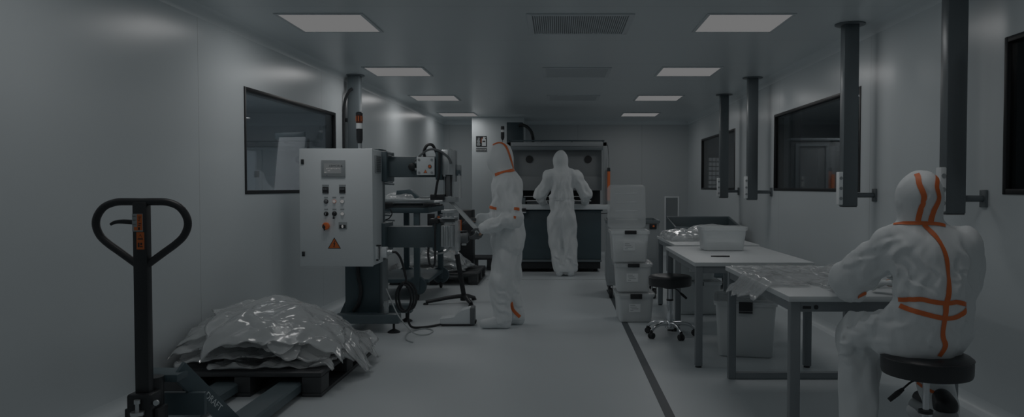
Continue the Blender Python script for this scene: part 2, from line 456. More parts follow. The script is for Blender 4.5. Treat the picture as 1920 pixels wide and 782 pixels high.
# ------------------------------------------------------------------ service ducts on the right and the post on the left
def service_duct(label, x0, y0, zb, w=0.113, d=0.085, wall_side=1, socket=True, m='pole', group=None, bracket=True):
    r = thing('service_duct', label, 'service duct', (x0, y0, H), 0, group)
    f = MB(); f.box(x0, x0 + w, y0, y0 + d, zb, H, 0.006); obj('duct', f, M[m], r, True)
    f = MB(); f.cyl((x0 + w / 2, y0 + d / 2, H - 0.010), (x0 + w / 2, y0 + d / 2, H), 0.112, seg=32, bev=0.003); obj('ceiling_flange', f, M[m], r, True)
    f = MB(); f.box(x0 + 0.004, x0 + w - 0.004, y0 + 0.004, y0 + d - 0.004, zb - 0.006, zb, 0.002); obj('end_cap', f, M['grey_dark'], r, True)
    if socket:
        s = MB(); s.box(x0 - 0.034, x0, y0 - 0.004, y0 + 0.055, zb + 0.012, zb + 0.262, 0.006); so = obj('socket_strip', s, M['white'], r, True, label='white socket strip')
        for k in range(3):
            c = MB(); z = zb + 0.06 + 0.077 * k
            c.cyl((x0 - 0.017, y0 - 0.0035, z), (x0 - 0.017, y0 - 0.0075, z), 0.0125, seg=16); obj('socket', c, M['grey_mid'], so, True)
    if bracket:
        xa, xb = (x0 + w, 2.42)
        b = MB(); b.cyl((xa, y0 + d / 2, zb + 0.085), (xb - 0.012, y0 + d / 2, zb + 0.085), 0.019); obj('wall_bracket', b, M[m], r, True)
        b = MB(); b.box(xb - 0.014, xb, y0 + d / 2 - 0.035, y0 + d / 2 + 0.035, zb + 0.035, zb + 0.135, 0.005); obj('wall_plate', b, M[m], r, True)
    return r
g = 'square service ducts along the right wall'
service_duct('square steel duct hanging beside the seated worker, nearest to the camera', 2.178, 4.2, 1.13, group=g)
service_duct('square steel duct hanging in front of the wide dark window', 2.157, 5.67, 1.134, group=g)
service_duct('thin square steel duct hanging just beyond the wide dark window', 2.137, 8.45, 1.14, group=g)
service_duct('farthest thin square steel duct, in front of the small window with the grid', 2.157, 10.0, 1.14, group=g)
sp = service_duct('square dark service post with cable rising to the ceiling behind the control cabinet', -2.33, 8.25, 0.6, w=0.13, d=0.12, socket=False, m='steel_blue', bracket=False)
c = MB(); c.tube([(-2.27, 8.24, 2.36), (-2.30, 8.22, 2.33), (-2.345, 8.21, 2.22), (-2.36, 8.21, 2.0), (-2.362, 8.21, 1.7), (-2.36, 8.21, 1.2), (-2.36, 8.21, 0.75)], 0.016, smooth=6)
obj('cable', c, M['black'], sp, True)
c = MB(); c.box(-2.362, -2.33, 8.24, 8.28, 1.36, 1.40, 0.003); c.box(-2.362, -2.33, 8.24, 8.28, 2.0, 2.04, 0.003); obj('cable_clip', c, M['black'], sp, True)

# ------------------------------------------------------------------ castors, stools
def add_castor(parent, x, y, r=0.05, w=0.03, top=None, m='rubber', mf='grey_dark', world=True):
    top = top or 2 * r + 0.03
    f = MB(); f.box(x - w * 0.75, x - w * 0.55, y - r * 0.5, y + r * 0.5, r, top - 0.008, 0.002); f.box(x + w * 0.55, x + w * 0.75, y - r * 0.5, y + r * 0.5, r, top - 0.008, 0.002)
    f.box(x - w * 0.75, x + w * 0.75, y - r * 0.6, y + r * 0.6, top - 0.012, top, 0.002); f.cyl((x - w * 0.8, y, r), (x + w * 0.8, y, r), r * 0.18, seg=10)
    o = obj('castor', f, M[mf], parent, world)
    q = MB(); q.lathe([(0, -w / 2), (r * 0.85, -w / 2), (r, -w / 3), (r, w / 3), (r * 0.85, w / 2), (0, w / 2)], (x, y, r), 20, Matrix.Rotation(PI / 2, 4, 'Y'))
    obj('wheel', q, M[m], o, world)
    return o

def make_stool(label, loc, rz, h, lever_dir=(1, -0.2)):
    r = thing('round_stool', label, 'stool', loc, rz, None)
    R = 0.183
    s = MB(); s.lathe([(0, h), (R * 0.7, h), (R * 0.93, h - 0.004), (R, h - 0.016), (R + 0.001, h - 0.035), (R, h - 0.075), (R - 0.004, h - 0.088), (R - 0.02, h - 0.092), (0, h - 0.092)], seg=40)
    so = obj('seat', s, M['vinyl'], r)
    p = MB()
    for z in (h - 0.012,): p.tube([((R + 0.0005) * math.cos(a * PI / 18), (R + 0.0005) * math.sin(a * PI / 18), z - 0.006) for a in range(36)], 0.003, 6, True)
    obj('piping', p, M['vinyl'], so)
    s = MB(); s.cyl((0, 0, h - 0.115), (0, 0, h - 0.092), 0.05, 0.07); obj('seat_plate', s, M['black'], r)
    s = MB(); s.cyl((0, 0, 0.27), (0, 0, h - 0.10), 0.0145); obj('piston', s, M['chrome'], r)
    s = MB(); s.lathe([(0, 0.075), (0.024, 0.075), (0.027, 0.09), (0.027, 0.30), (0.024, 0.31), (0, 0.31)], seg=20); obj('column', s, M['chrome'], r)
    s = MB(); s.cyl((0, 0, 0.305), (0, 0, 0.318), 0.03); obj('collar', s, M['black'], r)
    d = Vector((*lever_dir, 0)).normalized()
    s = MB(); s.tube([d * 0.02 + Vector((0, 0, h - 0.115)), d * 0.06 + Vector((0, 0, h - 0.125)), d * 0.105 + Vector((0, 0, h - 0.165))], 0.0045, 8, smooth=4); lv = obj('lever', s, M['black'], r)
    s = MB(); s.tube([d * 0.095 + Vector((0, 0, h - 0.157)), d * 0.12 + Vector((0, 0, h - 0.178)), d * 0.155 + Vector((0, 0, h - 0.208))], [0.007, 0.012, 0.010], 10, smooth=4); obj('grip', s, M['rubber'], lv)
    s = MB(); s.lathe([(0, 0.062), (0.036, 0.062), (0.042, 0.075), (0.036, 0.12), (0.028, 0.13), (0, 0.13)], seg=20)
    for k in range(5):
        a = 2 * PI * k / 5 + 0.35
        e = Vector((math.cos(a), math.sin(a), 0))
        s.tube([e * 0.02 + Vector((0, 0, 0.105)), e * 0.10 + Vector((0, 0, 0.112)), e * 0.17 + Vector((0, 0, 0.095)), e * 0.212 + Vector((0, 0, 0.066))], [0.02, 0.016, 0.014, 0.013], 10, smooth=5)
    obj('star_base', s, M['chrome'], r)
    for k in range(5):
        a = 2 * PI * k / 5 + 0.35
        x, y = 0.212 * math.cos(a), 0.212 * math.sin(a)
        q = MB()
        for sgn in (-1, 1):
            q.lathe([(0, -0.011), (0.022, -0.011), (0.026, -0.006), (0.026, 0.006), (0.022, 0.011), (0, 0.011)], (x + sgn * 0.013 * math.sin(a), y - sgn * 0.013 * math.cos(a), 0.026), 16,
                    Matrix.Rotation(a + PI / 2, 4, 'Z') @ Matrix.Rotation(PI / 2, 4, 'Y'))
        q.tube([(x, y, 0.02), (x * 1.03, y * 1.03, 0.05), (x, y, 0.062)], 0.014, 8)
        obj('castor', q, M['rubber'], r)
    return r
make_stool('black round stool with chrome base standing alone between boxes and table', (0.955, 6.40, 0), 0.9, 0.525, (1, -0.75))
make_stool('black round stool under the seated worker, cut off by the picture edge', (1.585, 3.20, 0), 0.2, 0.565, (-0.9, 0.25))

# ------------------------------------------------------------------ tables
def table(label, x0, x1, y0, y1, z=0.75, loops=False, inset=0.012):
    r = thing('work_table', label, 'table', ((x0 + x1) / 2, (y0 + y1) / 2, 0), 0, 'white work tables')
    t = MB(); t.box(x0, x1, y0, y1, z - 0.028, z, 0.003); obj('tabletop', t, M['table'], r, True)
    L = 0.05; a0, a1, b0, b1 = x0 + inset, x1 - inset, y0 + inset, y1 - inset
    zt = z - 0.028
    for (x, y) in ((a0, b0), (a1 - L, b0), (a0, b1 - L), (a1 - L, b1 - L)):
        q = MB(); q.box(x, x + L, y, y + L, 0.0 if loops else 0.012, zt - 0.001, 0.004)
        lg = obj('leg', q, M['leg'], r, True)
        if not loops:
            q = MB(); q.cyl((x + L / 2, y + L / 2, 0), (x + L / 2, y + L / 2, 0.014), 0.022); obj('foot', q, M['rubber'], lg, True)
    for (xa, xb, ya, yb) in ((a0 + L, a1 - L, b0 + 0.005, b0 + 0.04), (a0 + L, a1 - L, b1 - 0.04, b1 - 0.005), (a0 + 0.005, a0 + 0.04, b0 + L, b1 - L), (a1 - 0.04, a1 - 0.005, b0 + L, b1 - L)):
        q = MB(); q.box(xa, xb, ya, yb, zt - 0.05, zt - 0.001, 0.003); obj('rail', q, M['leg'], r, True)
    if loops:
        for y in (b0, b1 - L):
            q = MB(); q.box(a0 + L, a1 - L, y, y + L, 0.0, 0.045, 0.004); obj('foot_rail', q, M['leg'], r, True)
        q = MB(); q.box(a0 + L + 0.01, a0 + L + 0.05, b0 + 0.0, b0 + 0.004, zt - 0.035, zt - 0.022, 0.001)
        q.cyl((a0 + L + 0.075, b0 + 0.001, zt - 0.027), (a0 + L + 0.075, b0 + 0.006, zt - 0.027), 0.011); obj('cable_clip', q, M['black'], r, True)
    return r
table('white work table with closed frame legs where the seated worker packs film', 1.117, 1.965, 3.61, 5.0, loops=True)
table('white work table carrying a single open translucent box', 0.955, 1.80, 5.24, 6.68)
table('farthest white work table, covered with clear plastic bags', 1.065, 1.85, 6.86, 8.12)

# ------------------------------------------------------------------ boxes
def rr(w, d, r, n=4):
    P = []
    for cx, cy, a0 in ((w / 2 - r, d / 2 - r, 0), (-w / 2 + r, d / 2 - r, 90), (-w / 2 + r, -d / 2 + r, 180), (w / 2 - r, -d / 2 + r, 270)):
        for k in range(n + 1):
            a = math.radians(a0 + 90 * k / n); P.append((cx + r * math.cos(a), cy + r * math.sin(a)))
    return P
def loft(rings, T=None, close0=True, close1=True):
    b = bmesh.new(); V = [[b.verts.new((x, y, z)) for x, y in P] for P, z in rings]
    for A, B in zip(V, V[1:]):
        n = len(A)
        for k in range(n): b.faces.new((A[k], A[(k + 1) % n], B[(k + 1) % n], B[k]))
    if close0: b.faces.new(V[0][::-1])
    if close1: b.faces.new(V[-1])
    bmesh.ops.recalc_face_normals(b, faces=b.faces[:])
    mb = MB(); mb._merge(b, T); return mb
def lumps(w, d, z0, z1, seed, lump=0.02):
    """a heap of packed scraps that fills a box, bumpy on every side"""
    b = bmesh.new(); bmesh.ops.create_icosphere(b, subdivisions=5, radius=1)
    o = Vector((seed * 3.1, seed * 1.7, 0))
    for v in b.verts:
        p = v.co.copy(); q = Vector([math.copysign(abs(c) ** 0.35, c) for c in p])
        k = max(abs(q.x), abs(q.y), abs(q.z)); q = q / max(k, 1e-6) * (0.55 + 0.45 * k)
        n = NZ.noise(p * 4 + o) * 0.6 + NZ.noise(p * 9 + o) * 0.4
        top = max(0, p.z)
        v.co = Vector((q.x * (w / 2 - lump) + p.x * n * lump, q.y * (d / 2 - lump) + p.y * n * lump, (z0 + z1) / 2 + q.z * (z1 - z0) / 2 * (1 - 0.25 * top * (abs(p.x) + abs(p.y))) + n * lump * top * 1.5))
        v.co.z = max(z0, v.co.z)
    return b
def make_box(label, loc, w, d, h, rz=0.0, lid='closed', latch=0.055, sheet=True, fill=0.7, seed=1, taper=0.90, fill_label=None, latch_h=0.018):
    r = thing('storage_box', label, 'box', loc, rz, 'translucent storage boxes')
    T = 0.003; wb, db = w * taper, d * taper
    R = [(rr(wb - 0.02, db - 0.02, 0.03), 0), (rr(wb, db, 0.035), 0.01), (rr(w, d, 0.035), h - 0.03), (rr(w + 0.022, d + 0.022, 0.042), h - 0.028), (rr(w + 0.024, d + 0.024, 0.042), h),
         (rr(w - 2 * T, d - 2 * T, 0.033), h), (rr(wb - 2 * T, db - 2 * T, 0.033), 0.012)]
    obj('tub', loft(R), M['tub'], r)
    if lid != 'none':
        Lr = [(rr(w + 0.034, d + 0.034, 0.045), -0.012), (rr(w + 0.034, d + 0.034, 0.045), 0.004), (rr(w + 0.01, d + 0.01, 0.04), 0.008), (rr(w - 0.03, d - 0.03, 0.035), 0.008), (rr(w - 0.05, d - 0.05, 0.03), 0.004)]
        mbx = loft(Lr)
        for k in range(4):
            yy = -d / 2 + 0.07 + k * (d - 0.14) / 3
            mbx.box(-w / 2 + 0.06, w / 2 - 0.06, yy - 0.008, yy + 0.008, 0.003, 0.008, 0.002)
        if lid == 'open':
            T4 = Matrix.Translation((0, d / 2 + 0.01, h + 0.002)) @ Matrix.Rotation(math.radians(86), 4, 'X') @ Matrix.Translation((0, d / 2 + 0.018, 0))
        else: T4 = Matrix.Translation((0, 0, h + 0.001))
        mbx.bm.transform(T4); obj('lid', mbx, M['lid'], r)
    if latch:
        q = MB(); q.box(-latch, latch, -d / 2 - 0.026, -d / 2 - 0.008, h - 0.012 - latch_h, h + 0.006, 0.003)
        la = obj('latch', q, M['black'], r, label='black latch')
        if latch_h > 0.03:
            q = MB(); q.box(-latch, latch, -d / 2 - 0.024, -d / 2 - 0.006, h - 0.03 - latch_h, h - 0.018 - latch_h, 0.002); obj('hinge_bar', q, M['black'], la)
    if sheet:
        ang = math.atan((d - db) / 2 / h); y = -(db / 2 + (d - db) / 2 * 0.52) - 0.002
        S = Matrix.Translation((-0.012, y, h * 0.52)) @ Matrix.Rotation(ang, 4, 'X')
        q = MB(); q.box(-0.055, 0.055, -0.001, 0.0, -0.04, 0.04, 0, S); so = obj('label_sheet', q, M['paper'], r)
        q = MB()
        for k, (a, b) in enumerate(((-0.04, 0.005), (-0.04, 0.02), (-0.03, 0.035), (-0.04, -0.012))):
            q.box(a, b, -0.0018, -0.001, 0.022 - 0.016 * k, 0.027 - 0.016 * k, 0, S)
        obj('print', q, M['grey_mid'], so)
    if fill:
        o = obj('film_scraps', lumps(wb - 0.012, db - 0.012, 0.014, h * fill, seed), M['contents'])
        o.location = loc; o.rotation_euler = (0, 0, rz)
        tag(o, fill_label, 'packed film', None, 'stuff')
    return r
make_box('bottom translucent lidded box of the tall stack beside the black stool', (0.722, 7.20, 0), 0.335, 0.40, 0.272, 0.02, fill=0.75, seed=1, latch_h=0.03, fill_label='crumpled packed film inside the bottom box of the stack')
make_box('middle translucent lidded box of the tall stack beside the black stool', (0.708, 7.22, 0.284), 0.335, 0.40, 0.272, -0.02, fill=0.72, seed=2, fill_label='crumpled packed film inside the middle box of the stack')
make_box('top translucent box of the tall stack with its clear lid raised upright', (0.672, 7.20, 0.568), 0.345, 0.40, 0.30, 0.0, lid='open', fill=0.68, seed=3, fill_label='crumpled packed film inside the top open box of the stack', sheet=True)
make_box('open translucent box without a lid on the middle white table', (1.37, 6.28, 0.75), 0.36, 0.27, 0.20, 0.0, lid='none', latch=0, sheet=False, fill=0.4, seed=4, taper=0.9, fill_label='packed film at the bottom of the open box on the table')
make_box('large lidded box with a tall black latch on the floor under the middle table', (1.45, 5.80, 0), 0.44, 0.52, 0.42, -0.22, latch=0.05, sheet=False, fill=0.82, seed=5, latch_h=0.05, fill_label='packed pale film inside the large box under the table')
make_box('lower translucent box of the pair under the farthest table', (1.40, 7.62, 0), 0.44, 0.40, 0.33, 0.0, latch=0.04, sheet=False, fill=0.7, seed=6, fill_label='packed film inside the lower box under the farthest table')
make_box('upper translucent box of the pair under the farthest table', (1.36, 7.62, 0.345), 0.42, 0.38, 0.25, 0.04, latch=0.04, sheet=True, fill=0.6, seed=7, fill_label='packed film inside the upper box under the farthest table')
# handles on the open box
q = MB(); q.box(-0.008, 0.075, -0.006, 0.006, 0, 0.012, 0.003)
pen = obj('marker_pen', MB().tube([(1.155, 5.66, 0.756), (1.20, 5.655, 0.756), (1.295, 5.65, 0.756)], [0.005, 0.006, 0.006], 10), M['black'])
tag(pen, 'black marker pen lying on the middle white table in front of the open box', 'pen')
q.bm.free()

# ------------------------------------------------------------------ trolley and bin behind the boxes
t = thing('steel_trolley', 'tall grey steel trolley on castors behind the stack of boxes', 'trolley', (0.86, 8.9, 0), -0.04)
f = MB(); f.box(-0.30, 0.30, -0.37, 0.37, 0.15, 0.87, 0.012); obj('body', f, M['grey_mid'], t)
f = MB(); f.box(-0.27, 0.27, -0.378, -0.368, 0.19, 0.80, 0.004); f.box(-0.305, -0.299, -0.33, 0.33, 0.19, 0.82, 0.002); obj('side_panel', f, M['grey_mid'], t)
f = MB(); f.frame(-0.31, 0.31, -0.38, 0.38, 0, 0.03, 0.02, Matrix.Translation((0, 0, 0.87)) @ RX @ Matrix.Identity(4)); obj('top_rail', f, M['steel_blue'], t)
f = MB(); f.box(0.19, 0.27, -0.385, -0.37, 0.805, 0.86, 0.002); dp = obj('display', f, M['black'], t)
f = MB(); f.cyl((0.235, -0.385, 0.835), (0.235, -0.39, 0.835), 0.012); obj('indicator', f, M['orange'], dp, label='orange indicator')
for x in (-0.25, 0.25):
    for y in (-0.32, 0.32): add_castor(t, x, y, 0.06, 0.035, 0.155, world=False)
bin_ = thing('tilt_bin', 'dark grey steel bin cart with a sloping rim by the back right wall', 'cart', (1.87, 9.65, 0))
f = MB()
for (xa, xb, ya, yb, z1) in ((-0.42, 0.42, 0.385, 0.40, 0.875), (-0.42, 0.42, -0.40, -0.385, 0.78)): f.box(xa, xb, ya, yb, 0.16, z1, 0.003)
f.box(-0.42, 0.42, -0.40, 0.40, 0.15, 0.17, 0.003)
for xa, dz in ((-0.42, 0), (0.405, -0.04)):
    f.prism([(-0.40, 0.16), (0.40, 0.16), (0.40, 0.875), (-0.40, 0.78 + dz)], xa, xa + 0.015, Matrix(((0, 0, 1, 0), (1, 0, 0, 0), (0, 1, 0, 0), (0, 0, 0, 1))))
obj('tub', f, M['teal_mid'], bin_)
f = MB(); f.tube([(-0.42, -0.40, 0.78), (0.42, -0.40, 0.75), (0.42, 0.40, 0.875), (-0.42, 0.40, 0.875)], 0.013, 8, True); obj('rim', f, M['steel_blue'], bin_)
for x in (-0.34, 0.34):
    for y in (-0.32, 0.32): add_castor(bin_, x, y, 0.06, 0.035, 0.15, world=False)
r = thing('return_air_grille', 'low white framed air return panel in the back wall', 'air vent', (1.975 + 0.14, 14.0, 0))
f = MB(); f.frame(-0.14, 0.14, 0.36, 1.11, -0.02, 0, 0.03, bev=0.003); obj('grille_frame', f, M['frame_white'], r)
f = MB(); f.box(-0.11, 0.11, -0.006, 0, 0.39, 1.08)
for k in range(28): f.box(-0.11, 0.11, -0.012, -0.004, 0.40 + k * 0.0243, 0.409 + k * 0.0243)
obj('grille', f, M['grey_mid'], r)
# ------------------------------------------------------------------ bagging machine with its control cabinet
mc = thing('bagging_machine', 'dark teal pneumatic bag sealing machine with a large grey control cabinet', 'machine', (-1.75, 6.8, 0))
def P(name, mb, m, parent=mc, **k): return obj(name, mb, M[m] if isinstance(m, str) else m, parent, True, **k)
f = MB(); f.box(-1.92, -1.61, 6.68, 6.92, 0.12, 1.62, 0.008); P('column', f, 'teal')
f = MB(); f.box(-1.612, -1.585, 6.69, 6.91, 0.14, 0.62, 0.006); P('column_side_plate', f, 'steel_blue')
f = MB(); f.box(-1.93, -1.60, 6.66, 6.94, 1.60, 1.625, 0.004); P('column_cap', f, 'teal_mid')
# gusset and feet
f = MB(); f.prism([(-1.92, 0.12), (-1.99, 0.12), (-1.92, 0.27)], 6.72, 6.74, RX @ Matrix.Scale(-1, 4, (0, 0, 1))); P('gusset', f, 'teal')
for yc in (6.55, 7.1):
    f = MB(); f.box(-1.96, -1.40, yc - 0.055, yc + 0.055, 0.085, 0.165, 0.008); ft = P('foot_beam', f, 'teal_mid')
    for x in (-1.455, -1.91):
        f = MB(); f.cyl((x, yc, 0.02), (x, yc, 0.10), 0.011); f.lathe([(0, 0), (0.055, 0), (0.055, 0.008), (0.03, 0.022), (0.014, 0.032), (0, 0.032)], (x, yc, 0), 22)
        P('levelling_foot', f, 'black', ft)
f = MB(); f.box(-1.90, -1.63, 6.58, 7.10, 0.10, 0.16, 0.006); P('base_frame', f, 'teal')
f = MB(); f.cyl((-1.53, 6.58, 0.165), (-1.53, 6.58, 0.27), 0.022); f.cyl((-1.53, 6.58, 0.225), (-1.53, 6.58, 0.255), 0.027); P('air_fitting', f, 'alu')
f = MB(); f.tube([(-1.80, 6.66, 0.58), (-1.79, 6.65, 0.48), (-1.77, 6.65, 0.36), (-1.79, 6.65, 0.25), (-1.84, 6.65, 0.17)], 0.018, smooth=6); P('column_hose', f, 'black')

# control cabinet (front at Y = 6.3)
cy = 6.30
f = MB(); f.box(-2.185, -1.575, cy + 0.022, 6.68, 0.612, 1.602, 0.008); cab = P('control_cabinet', f, 'grey')
f = MB(); f.box(-2.19, -1.572, cy, cy + 0.022, 0.608, 1.606, 0.006); door = P('cabinet_door', f, 'grey')
for z in (1.494, 0.716):
    f = MB(); f.box(-2.172, -2.148, cy - 0.008, cy, z - 0.02, z + 0.02, 0.002); f.cyl((-2.16, cy - 0.008, z), (-2.16, cy - 0.011, z), 0.006, seg=10); P('door_lock', f, 'black', door)
# touch screen
sx0, sx1, sz0, sz1 = -2.000, -1.800, 1.366, 1.508
f = MB(); f.box(sx0, sx1, cy - 0.012, cy, sz0, sz1, 0.004); scr = P('screen_housing', f, 'grey_mid', door)
f = MB(); f.box(sx0 + 0.024, sx1 - 0.032, cy - 0.0135, cy - 0.011, sz0 + 0.03, sz1 - 0.028); P('screen', f, 'screen', door)
f = MB(); f.text('ARMORIA', 0.026, up_at(-1.877, cy - 0.0142, 1.457)); P('screen_logo', f, 'screen_text', door)
f = MB()
for k in range(9): f.box(-1.957 + 0.0136 * k, -1.947 + 0.0136 * k, cy - 0.0145, cy - 0.0135, 1.432 + 0.003 * (k % 3 == 1), 1.437 + 0.003 * (k % 3 != 2))
f.box(-1.945, -1.925, cy - 0.0145, cy - 0.0135, 1.416, 1.421); f.box(-1.974, -1.956, cy - 0.0145, cy - 0.0135, 1.402, 1.408)
P('screen_readout', f, 'screen_bright', door)
f = MB(); f.cyl((-1.952, cy - 0.012, 1.38), (-1.952, cy - 0.013, 1.38), 0.003, seg=8); P('screen_led', f, 'black', door)
# regulators, lamps and switches : x from the pixel columns of the panel
cx = [-1.965, -1.895, -1.828]
def plate(x, z, w=0.024, h=0.012):
    p = MB(); p.box(x - w, x + w, cy - 0.002, cy, z - h / 2, z + h / 2); P('name_plate', p, 'grey_mid', door)
for x in (-1.968, -1.826):
    plate(x, 1.294, 0.028, 0.014)
    f = MB(); f.box(x - 0.026, x + 0.026, cy - 0.008, cy, 1.228, 1.282, 0.003); rg = P('temperature_controller', f, 'black', door)
    f = MB()
    for k in range(3): f.box(x - 0.018 + 0.013 * k, x - 0.008 + 0.013 * k, cy - 0.009, cy - 0.008, 1.258, 1.272)
    f.box(x - 0.02, x + 0.02, cy - 0.009, cy - 0.008, 1.236, 1.239)
    f = P('controller_digits', f, 'grey_dark', door)
def knob(x, z, r, m, name, ring='alu'):
    p = MB(); p.cyl((x, cy, z), (x, cy - 0.004, z), r * 1.25, seg=20); P('bezel', p, ring, door)
    p = MB(); p.lathe([(0, 0), (r, 0), (r * 0.95, 0.010), (r * 0.6, 0.015), (0, 0.016)], (x, cy - 0.003, z), 20, RX); P(name, p, m, door)
for i, z in enumerate((1.165, 1.065)):
    for x in cx: plate(x, z + 0.028, 0.016, 0.011)
knob(cx[0], 1.160, 0.0155, 'grey_dark', 'push_button', 'black'); knob(cx[1], 1.160, 0.0125, 'white_lamp', 'indicator_lamp', 'orange'); knob(cx[2], 1.160, 0.015, 'white_lamp', 'indicator_lamp')
knob(cx[0], 1.055, 0.0155, 'black', 'selector_switch', 'black'); knob(cx[1], 1.057, 0.0165, 'black', 'key_switch', 'black'); knob(cx[2], 1.055, 0.0135, 'white_lamp', 'push_button')
f = MB(); f.box(cx[0] - 0.002, cx[0] + 0.002, cy - 0.021, cy - 0.018, 1.045, 1.066, 0, None); P('pointer', f, 'alu', door)
f = MB(); f.box(cx[1] - 0.004, cx[1] + 0.004, cy - 0.024, cy - 0.018, 1.012, 1.056, 0.001); f.cyl((cx[1], cy - 0.02, 1.02), (cx[1], cy - 0.028, 1.02), 0.008, seg=12); P('key', f, 'black', door)
f = MB(); f.lathe([(0, 0), (0.024, 0), (0.030, 0.012), (0.031, 0.026), (0.026, 0.034), (0, 0.036)], (-1.962, cy, 0.952), 26, RX); P('emergency_stop', f, 'orange', door)
f = MB(); f.tube([(-1.978, cy - 0.036, 0.965), (-1.975, cy - 0.04, 0.945), (-1.968, cy - 0.038, 0.915)], 0.006, 8); f.ball((-1.975, cy - 0.036, 0.945), 0.013, (1, 0.4, 1.1)); P('hanging_key', f, 'black', door)
f = MB(); f.box(-1.86, -1.79, cy - 0.003, cy, 0.925, 0.985, 0.001); P('switch_plate', f, 'grey_mid', door)
f = MB(); f.box(-1.851, -1.799, cy - 0.014, cy - 0.003, 0.935, 0.962, 0.004); sw = P('double_button', f, 'black', door)
f = MB(); f.ball((-1.825, cy - 0.013, 0.949), 0.009, (1, 0.8, 1.5), 12); P('button_lamp', f, 'white_lamp', door)
# high voltage triangle
f = MB(); f.prism([(-0.055, -0.045), (0.055, -0.045), (0, 0.05)], 0, 0.0008, up_at(-1.898, cy - 0.0002, 0.806)); P('sign_border', f, 'black', door)
f = MB(); f.prism([(-0.046, -0.040), (0.046, -0.040), (0, 0.040)], 0, 0.0008, up_at(-1.898, cy - 0.001, 0.806)); P('warning_sign', f, 'orange_dull', door, label='orange high voltage triangle')
f = MB(); f.prism([(0.006, 0.026), (-0.010, -0.004), (-0.001, -0.003), (-0.006, -0.022), (-0.010, -0.020), (-0.002, -0.034), (0.004, -0.019), (0.0005, -0.021), (0.009, 0.004), (0.0, 0.003), (0.011, 0.024)], 0, 0.0006, up_at(-1.898, cy - 0.0018, 0.803)); P('lightning_symbol', f, 'black', door)
# side of the cabinet: vent, plug
f = MB(); f.box(-1.575, -1.562, 6.39, 6.56, 1.40, 1.555, 0.003); vent = P('side_vent', f, 'grey_mid', cab)
f = MB()
for k in range(9): f.box(-1.564, -1.558, 6.405, 6.545, 1.412 + 0.0155 * k, 1.420 + 0.0155 * k)
P('vent_slats', f, 'grey_dark', cab)
f = MB(); f.box(-1.577, -1.545, 6.36, 6.46, 0.66, 0.775, 0.004); f.box(-1.548, -1.475, 6.37, 6.45, 0.675, 0.765, 0.008); so = P('cable_socket', f, 'grey', cab)
f = MB(); f.box(-1.56, -1.54, 6.355, 6.365, 0.65, 0.665, 0.002); f.box(-1.535, -1.53, 6.355, 6.37, 0.66, 0.78, 0.002); f.box(-1.56, -1.52, 6.36, 6.38, 0.775, 0.788, 0.002); P('socket_clip', f, 'black', cab)
f = MB(); f.cyl((-1.475, 6.41, 0.72), (-1.432, 6.41, 0.722), 0.022, 0.017); f.cyl((-1.462, 6.41, 0.72), (-1.455, 6.41, 0.72), 0.026); P('cable_gland', f, 'alu', cab)

# upper and lower arms
f = MB(); f.box(-1.62, -1.10, 6.72, 6.90, 1.372, 1.556, 0.006); P('upper_arm', f, 'teal_mid')
f = MB(); f.box(-1.65, -1.53, 6.64, 6.95, 1.33, 1.60, 0.008); P('arm_clamp', f, 'teal')
f = MB(); f.box(-1.62, -1.13, 6.72, 6.90, 0.735, 0.925, 0.006); P('lower_arm', f, 'teal_mid')
f = MB(); f.box(-1.65, -1.545, 6.62, 6.96, 0.70, 0.96, 0.008); P('arm_clamp', f, 'teal')
f = MB()
for z in (1.585, 1.565, 1.33, 1.31, 1.055, 1.03, 0.985): f.cyl((-1.56, 6.68, z), (-1.49 + 0.02 * math.sin(z * 40), 6.68, z - 0.004), 0.008, seg=10)
P('clamp_bolts', f, 'steel_blue')
f = MB(); f.lathe([(0, 0), (0.034, 0), (0.038, 0.01), (0.034, 0.04), (0.02, 0.045), (0, 0.045)], (-1.315, 6.72, 1.462), 8, RX); P('adjusting_knob', f, 'black')
# grey switch box on the upper arm
f = MB(); f.box(-1.265, -1.105, 6.64, 6.72, 1.388, 1.548, 0.006); sb = P('switch_box', f, 'grey')
f = MB()
for x in (-1.243, -1.13):
    for z in (1.41, 1.523): f.cyl((x, 6.641, z), (x, 6.635, z), 0.0105, seg=14)
P('lid_screw', f, 'grey_mid', sb)
f = MB(); f.cyl((-1.147, 6.641, 1.464), (-1.147, 6.634, 1.464), 0.017); P('button_ring', f, 'grey_dark', sb)
f = MB(); f.cyl((-1.147, 6.634, 1.464), (-1.147, 6.628, 1.464), 0.011); P('push_button', f, 'orange', sb, label='orange push button')
f = MB(); f.prism([(-0.017, -0.013), (0.017, -0.013), (0, 0.017)], 0, 0.0008, up_at(-1.186, 6.6395, 1.419)); P('sign_border', f, 'black', sb)
f = MB(); f.prism([(-0.0135, -0.0105), (0.0135, -0.0105), (0, 0.013)], 0, 0.0008, up_at(-1.186, 6.6385, 1.419)); P('warning_sign', f, 'orange', sb, label='small orange warning triangle')
f = MB()
for z in (1.44, 1.50): f.cyl((-1.265, 6.68, z), (-1.285, 6.68, z), 0.012, seg=12)
P('cable_gland', f, 'grey_mid', sb)
